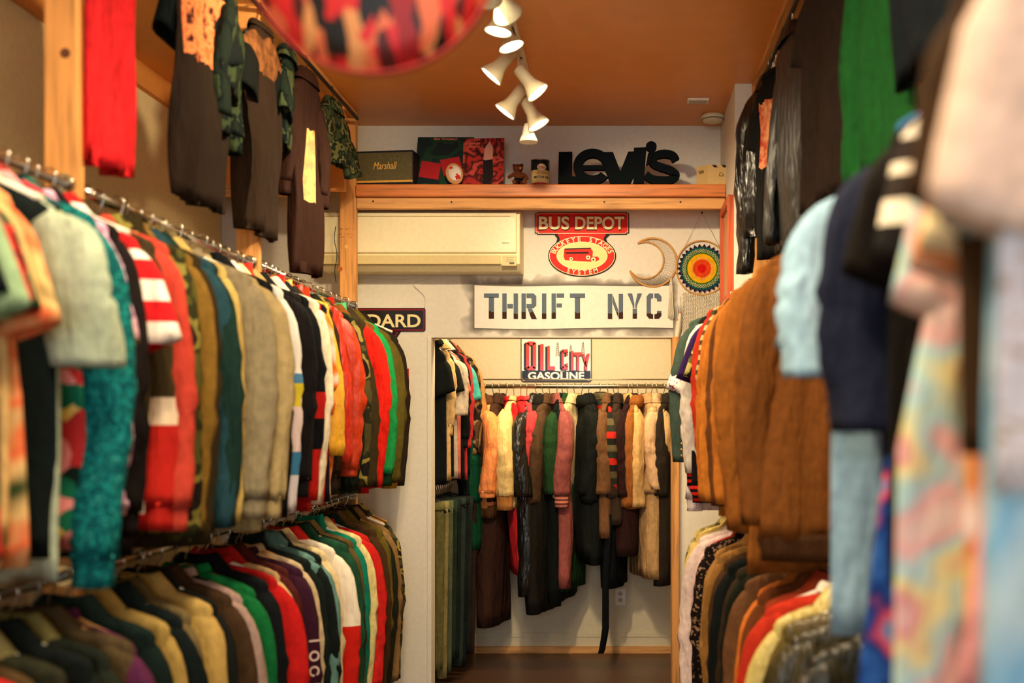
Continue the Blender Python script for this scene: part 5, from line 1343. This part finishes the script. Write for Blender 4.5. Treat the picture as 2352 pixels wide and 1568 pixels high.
for cx, yt in ((1281, 785), (1311, 791), (1339, 784)):
    mb = MB()
    for s_ in (-1, 1): mb.tube([(gx(cx+s_*1)-ox, -.010, gz(yt)-oz), (gx(cx+s_*4)-ox, -.010, gz(yt+34)-oz)], .0012, 5)
    for k_ in range(6):
        y_ = yt+3+k_*5; w_ = 1+3*(y_-yt)/34; mb.tube([(gx(cx-w_)-ox, -.010, gz(y_)-oz), (gx(cx+w_)-ox, -.010, gz(y_+4)-oz)], .0009, 5); mb.tube([(gx(cx+w_)-ox, -.010, gz(y_)-oz), (gx(cx-w_)-ox, -.010, gz(y_+4)-oz)], .0009, 5)
    mb.build('derrick_drawing', mat('grey_line_print', (70, 66, 60), .5), t)
# red board glimpsed left of the opening
o = boxo('red_sign_board', (PX(922, 5.78), 5.782, PZ(905, 5.78)), (PX(938, 5.78), 5.799, PZ(846, 5.78)), mat('red_painted_board', (176, 40, 34), .5)); tag(centre(o), 'narrow red board on the white wall behind the far left jackets', 'sign')

# ------------------------------------------------------------------ dream catchers
YW = DW-.003
wx = lambda p: PX(p, YW); wz = lambda p: PZ(p, YW)
M_wick = mat('golden_wicker', (206, 152, 84), .6)
t = thing('moon_wall_hanging', 'crescent moon wicker hanging with net and tassel on the white wall', 'wall hanging', (wx(1499), YW-.008, wz(603)))
ox, oz = t.location.x, t.location.z; k = YW/F
def arcp(cx, cy, r, a0, a1, n=40, ry=None):
    ry = ry or r
    return [(wx(cx+r*math.cos(math.radians(a0+(a1-a0)*i/n)))-ox, 0, wz(cy-ry*math.sin(math.radians(a0+(a1-a0)*i/n)))-oz) for i in range(n+1)]
oa = arcp(1499, 603, 55.5, 128, -160); ia = arcp(1482, 598, 42, 112, -135)
mb = MB(); mb.tube(oa, .0055, 8); mb.build('outer_hoop', M_wick, t)
mb = MB(); mb.tube(ia, .0042, 8); mb.build('inner_hoop', M_wick, t)
mb = MB(); mb.tube([oa[0], ia[0]], .004, 6); mb.tube([oa[-1], ia[-1]], .004, 6)
mb.build('hoop_tip', M_wick, t)
mb = MB()
for i in range(2, 39):
    mb.tube([oa[i], ia[min(40, max(0, i-2))]], .0006, 4); mb.tube([oa[i], ia[min(40, i+2)]], .0006, 4)
mb.build('net', mat('tan_thread', (190, 170, 130), .8), t)
def tassel(par, px, y0, y1, n, wpx, m, nm='tassel'):
    mb = MB(); r_ = random.Random(int(px))
    for i in range(n):
        u = (i+.5)/n-.5; a = px+u*wpx*.35; b = px+u*wpx
        mb.tube([(wx(a)-ox, r_.uniform(-.004, .0), wz(y0)-oz), (wx((a+b)/2+r_.uniform(-1, 1))-ox, r_.uniform(-.006, 0), wz((y0+y1)/2)-oz), (wx(b)-ox, r_.uniform(-.006, 0), wz(y1+r_.uniform(-4, 4))-oz)], .0016, 5)
    return mb.build(nm, m, par)
M_cord = mat('natural_cotton_cord', (224, 212, 186), .85)
tassel(t, 1541, 648, 732, 16, 15, M_cord)
mb = MB(); mb.tube([(wx(1541)-ox, 0, wz(640)-oz), (wx(1541)-ox, 0, wz(655)-oz)], .006, 8); mb.build('tassel_knot', M_cord, t)
t = thing('dream_catcher', 'round rainbow crochet dream catcher with macrame fringe and feathers', 'wall hanging', (wx(1612), YW-.008, wz(615)))
ox, oz = t.location.x, t.location.z
mb = MB(); mb.tube(arcp(1612, 615, 59, 0, 360, 60, 62)[:-1]+[arcp(1612, 615, 59, 0, 360, 60, 62)[0]], .0045, 8); mb.build('hoop', M_wick, t)
mb = MB(); mb.tube([(wx(1570)-ox, 0, wz(572)-oz), (wx(1612)-ox, 0, wz(489)-oz), (wx(1655)-ox, 0, wz(573)-oz)], .0012, 5); mb.build('hanging_cord', mat('brown_string', (160, 120, 80), .8), t)
mb = MB(); mb.lathe((0, .006, wz(489)-oz), (0, -1, 0), [(0, .004), (.008, .004), (.009, .006)], 10); mb.build('nail', M_screw, t)
for nm, r0, r1, c in (('red_centre', 0, 10, (214, 30, 24)), ('coral_ring', 10, 21, (230, 78, 32)), ('tan_ring', 21, 27, (222, 160, 60)), ('yellow_ring', 27, 33.5, (222, 168, 24)), ('green_ring', 33.5, 37, (70, 120, 34)), ('teal_ring', 45, 49.5, (16, 92, 96))):
    mb = MB(); mb.annulus(wx(1616)-ox if False else 0, wz(617)-oz, max(r0, .3)*k, r1*k, -.002, .002, 48); mb.build(nm, fab(nm+'_yarn', c), t)
for nm, r0, r1, c in (('cream_lattice', 36.5, 45.5, (216, 206, 160)), ('green_lattice', 37.5, 46, (60, 130, 70))):
    mb = MB(); n = 44; cz_ = wz(617)-oz; off = .0 if 'cream' in nm else .5
    for i in range(n):
        for s_ in (-1, 1):
            a0 = 2*PI*(i+off)/n; a1 = a0+s_*2*PI*1.6/n
            mb.tube([(r0*k*math.cos(a0), -.002, cz_+r0*k*math.sin(a0)), (r1*k*math.cos(a1), -.002, cz_+r1*k*math.sin(a1))], .0014, 4)
    mb.build(nm, fab(nm+'_yarn', c), t)
mb = MB(); n = 30; cz_ = wz(617)-oz
for i in range(n):
    a = 2*PI*i/n; h_ = 2*PI/n*.5
    pl = [(49.3*k*math.cos(a-h_), cz_+49.3*k*math.sin(a-h_)), (57*k*math.cos(a), cz_+57*k*math.sin(a)), (49.3*k*math.cos(a+h_), cz_+49.3*k*math.sin(a+h_))]
    mb.prism(pl, -.0015, .0015)
mb.build('purple_scallops', fab('purple_yarn', (70, 28, 62)), t)
# macrame panel, knotted diamond lattice then fringe
mb = MB(); N_ = 22
for i in range(N_+1):
    for s_ in (-1, 1):
        pts = []
        for q in range(21):
            y_ = 672+(768-672)*q/20; x_ = 1570+(1658-1570)*i/N_+s_*2.6*math.sin(q*PI/2+.3*i)
            pts.append((wx(x_)-ox, .002-.003*math.cos(q*PI/2)*s_, wz(y_)-oz))
        mb.tube(pts, .0021, 4)
mb.build('macrame_panel', M_cord, t)
mb = MB(); r_ = random.Random(3)
for i in range(30):
    x_ = 1572+86*i/29; L_ = 60-abs(i-15)*1.6+r_.uniform(-6, 6)
    mb.tube([(wx(x_)-ox, 0, wz(766)-oz), (wx(x_+r_.uniform(-1.5, 1.5))-ox, -.003, wz(766+L_/2)-oz), (wx(x_+r_.uniform(-2, 2))-ox, 0, wz(766+L_)-oz)], .0015, 4)
mb.build('fringe', M_cord, t)
def feather(par, px, py, L_, wpx, tilt):
    mb = MB(); rows = []
    for i in range(13):
        u = i/12; w_ = wpx*math.sin(PI*min(1, u*.92+.08))**.7*k/2*(1 if u < .97 else .3)
        x_ = px+tilt*u; y_ = py+L_*u; X0, Z0 = wx(x_)-ox, wz(y_)-oz
        rows.append([(X0-w_, -.004, Z0), (X0, -.010, Z0+.004), (X0+w_, -.004, Z0), (X0, -.003, Z0)])
    mb.ring_stack(rows); mb.build('feather', mat('white_feather', (226, 216, 192), .8), par)
    mb = MB(); mb.tube([(wx(px)-ox, -.005, wz(py-38)-oz), (wx(px)-ox, -.006, wz(py+3)-oz)], .0012, 5); mb.build('feather_cord', M_cord, par)
    mb = MB(); mb.ball((wx(px)-ox, -.006, wz(py)-oz), .006, 8); mb.build('bead', mat('orange_bead', (216, 120, 60), .5), par)
feather(t, 1562, 718, 84, 17, -12); feather(t, 1574, 770, 64, 15, -8); feather(t, 1586, 792, 50, 12, -2)
feather(t, 1556, 735, 66, 12, -4)
# framed picture on the pillar side, seen edge on
t = thing('picture_frame', 'orange wooden frame fixed to the side of the white pillar', 'picture frame', (.560, 5.33, PZ(567, 5.33)))
z0, z1 = PZ(690, 5.12)-t.location.z, PZ(446, 5.12)-t.location.z
M_fr = mat('orange_frame_wood', (190, 84, 44), .4, 'wood', axis='Z')
mb = MB(); mb.box((-.030, -.21, z0), (0, -.17, z1)); mb.box((-.030, .17, z0), (0, .21, z1)); mb.box((-.030, -.17, z1-.04), (0, .17, z1)); mb.box((-.030, -.17, z0), (0, .17, z0+.04)); mb.build('frame', M_fr, t, .003)
mb = MB(); mb.box((-.012, -.17, z0+.04), (-.002, .17, z1-.04)); mb.build('picture', mat('pale_picture', (206, 150, 100), .5), t)
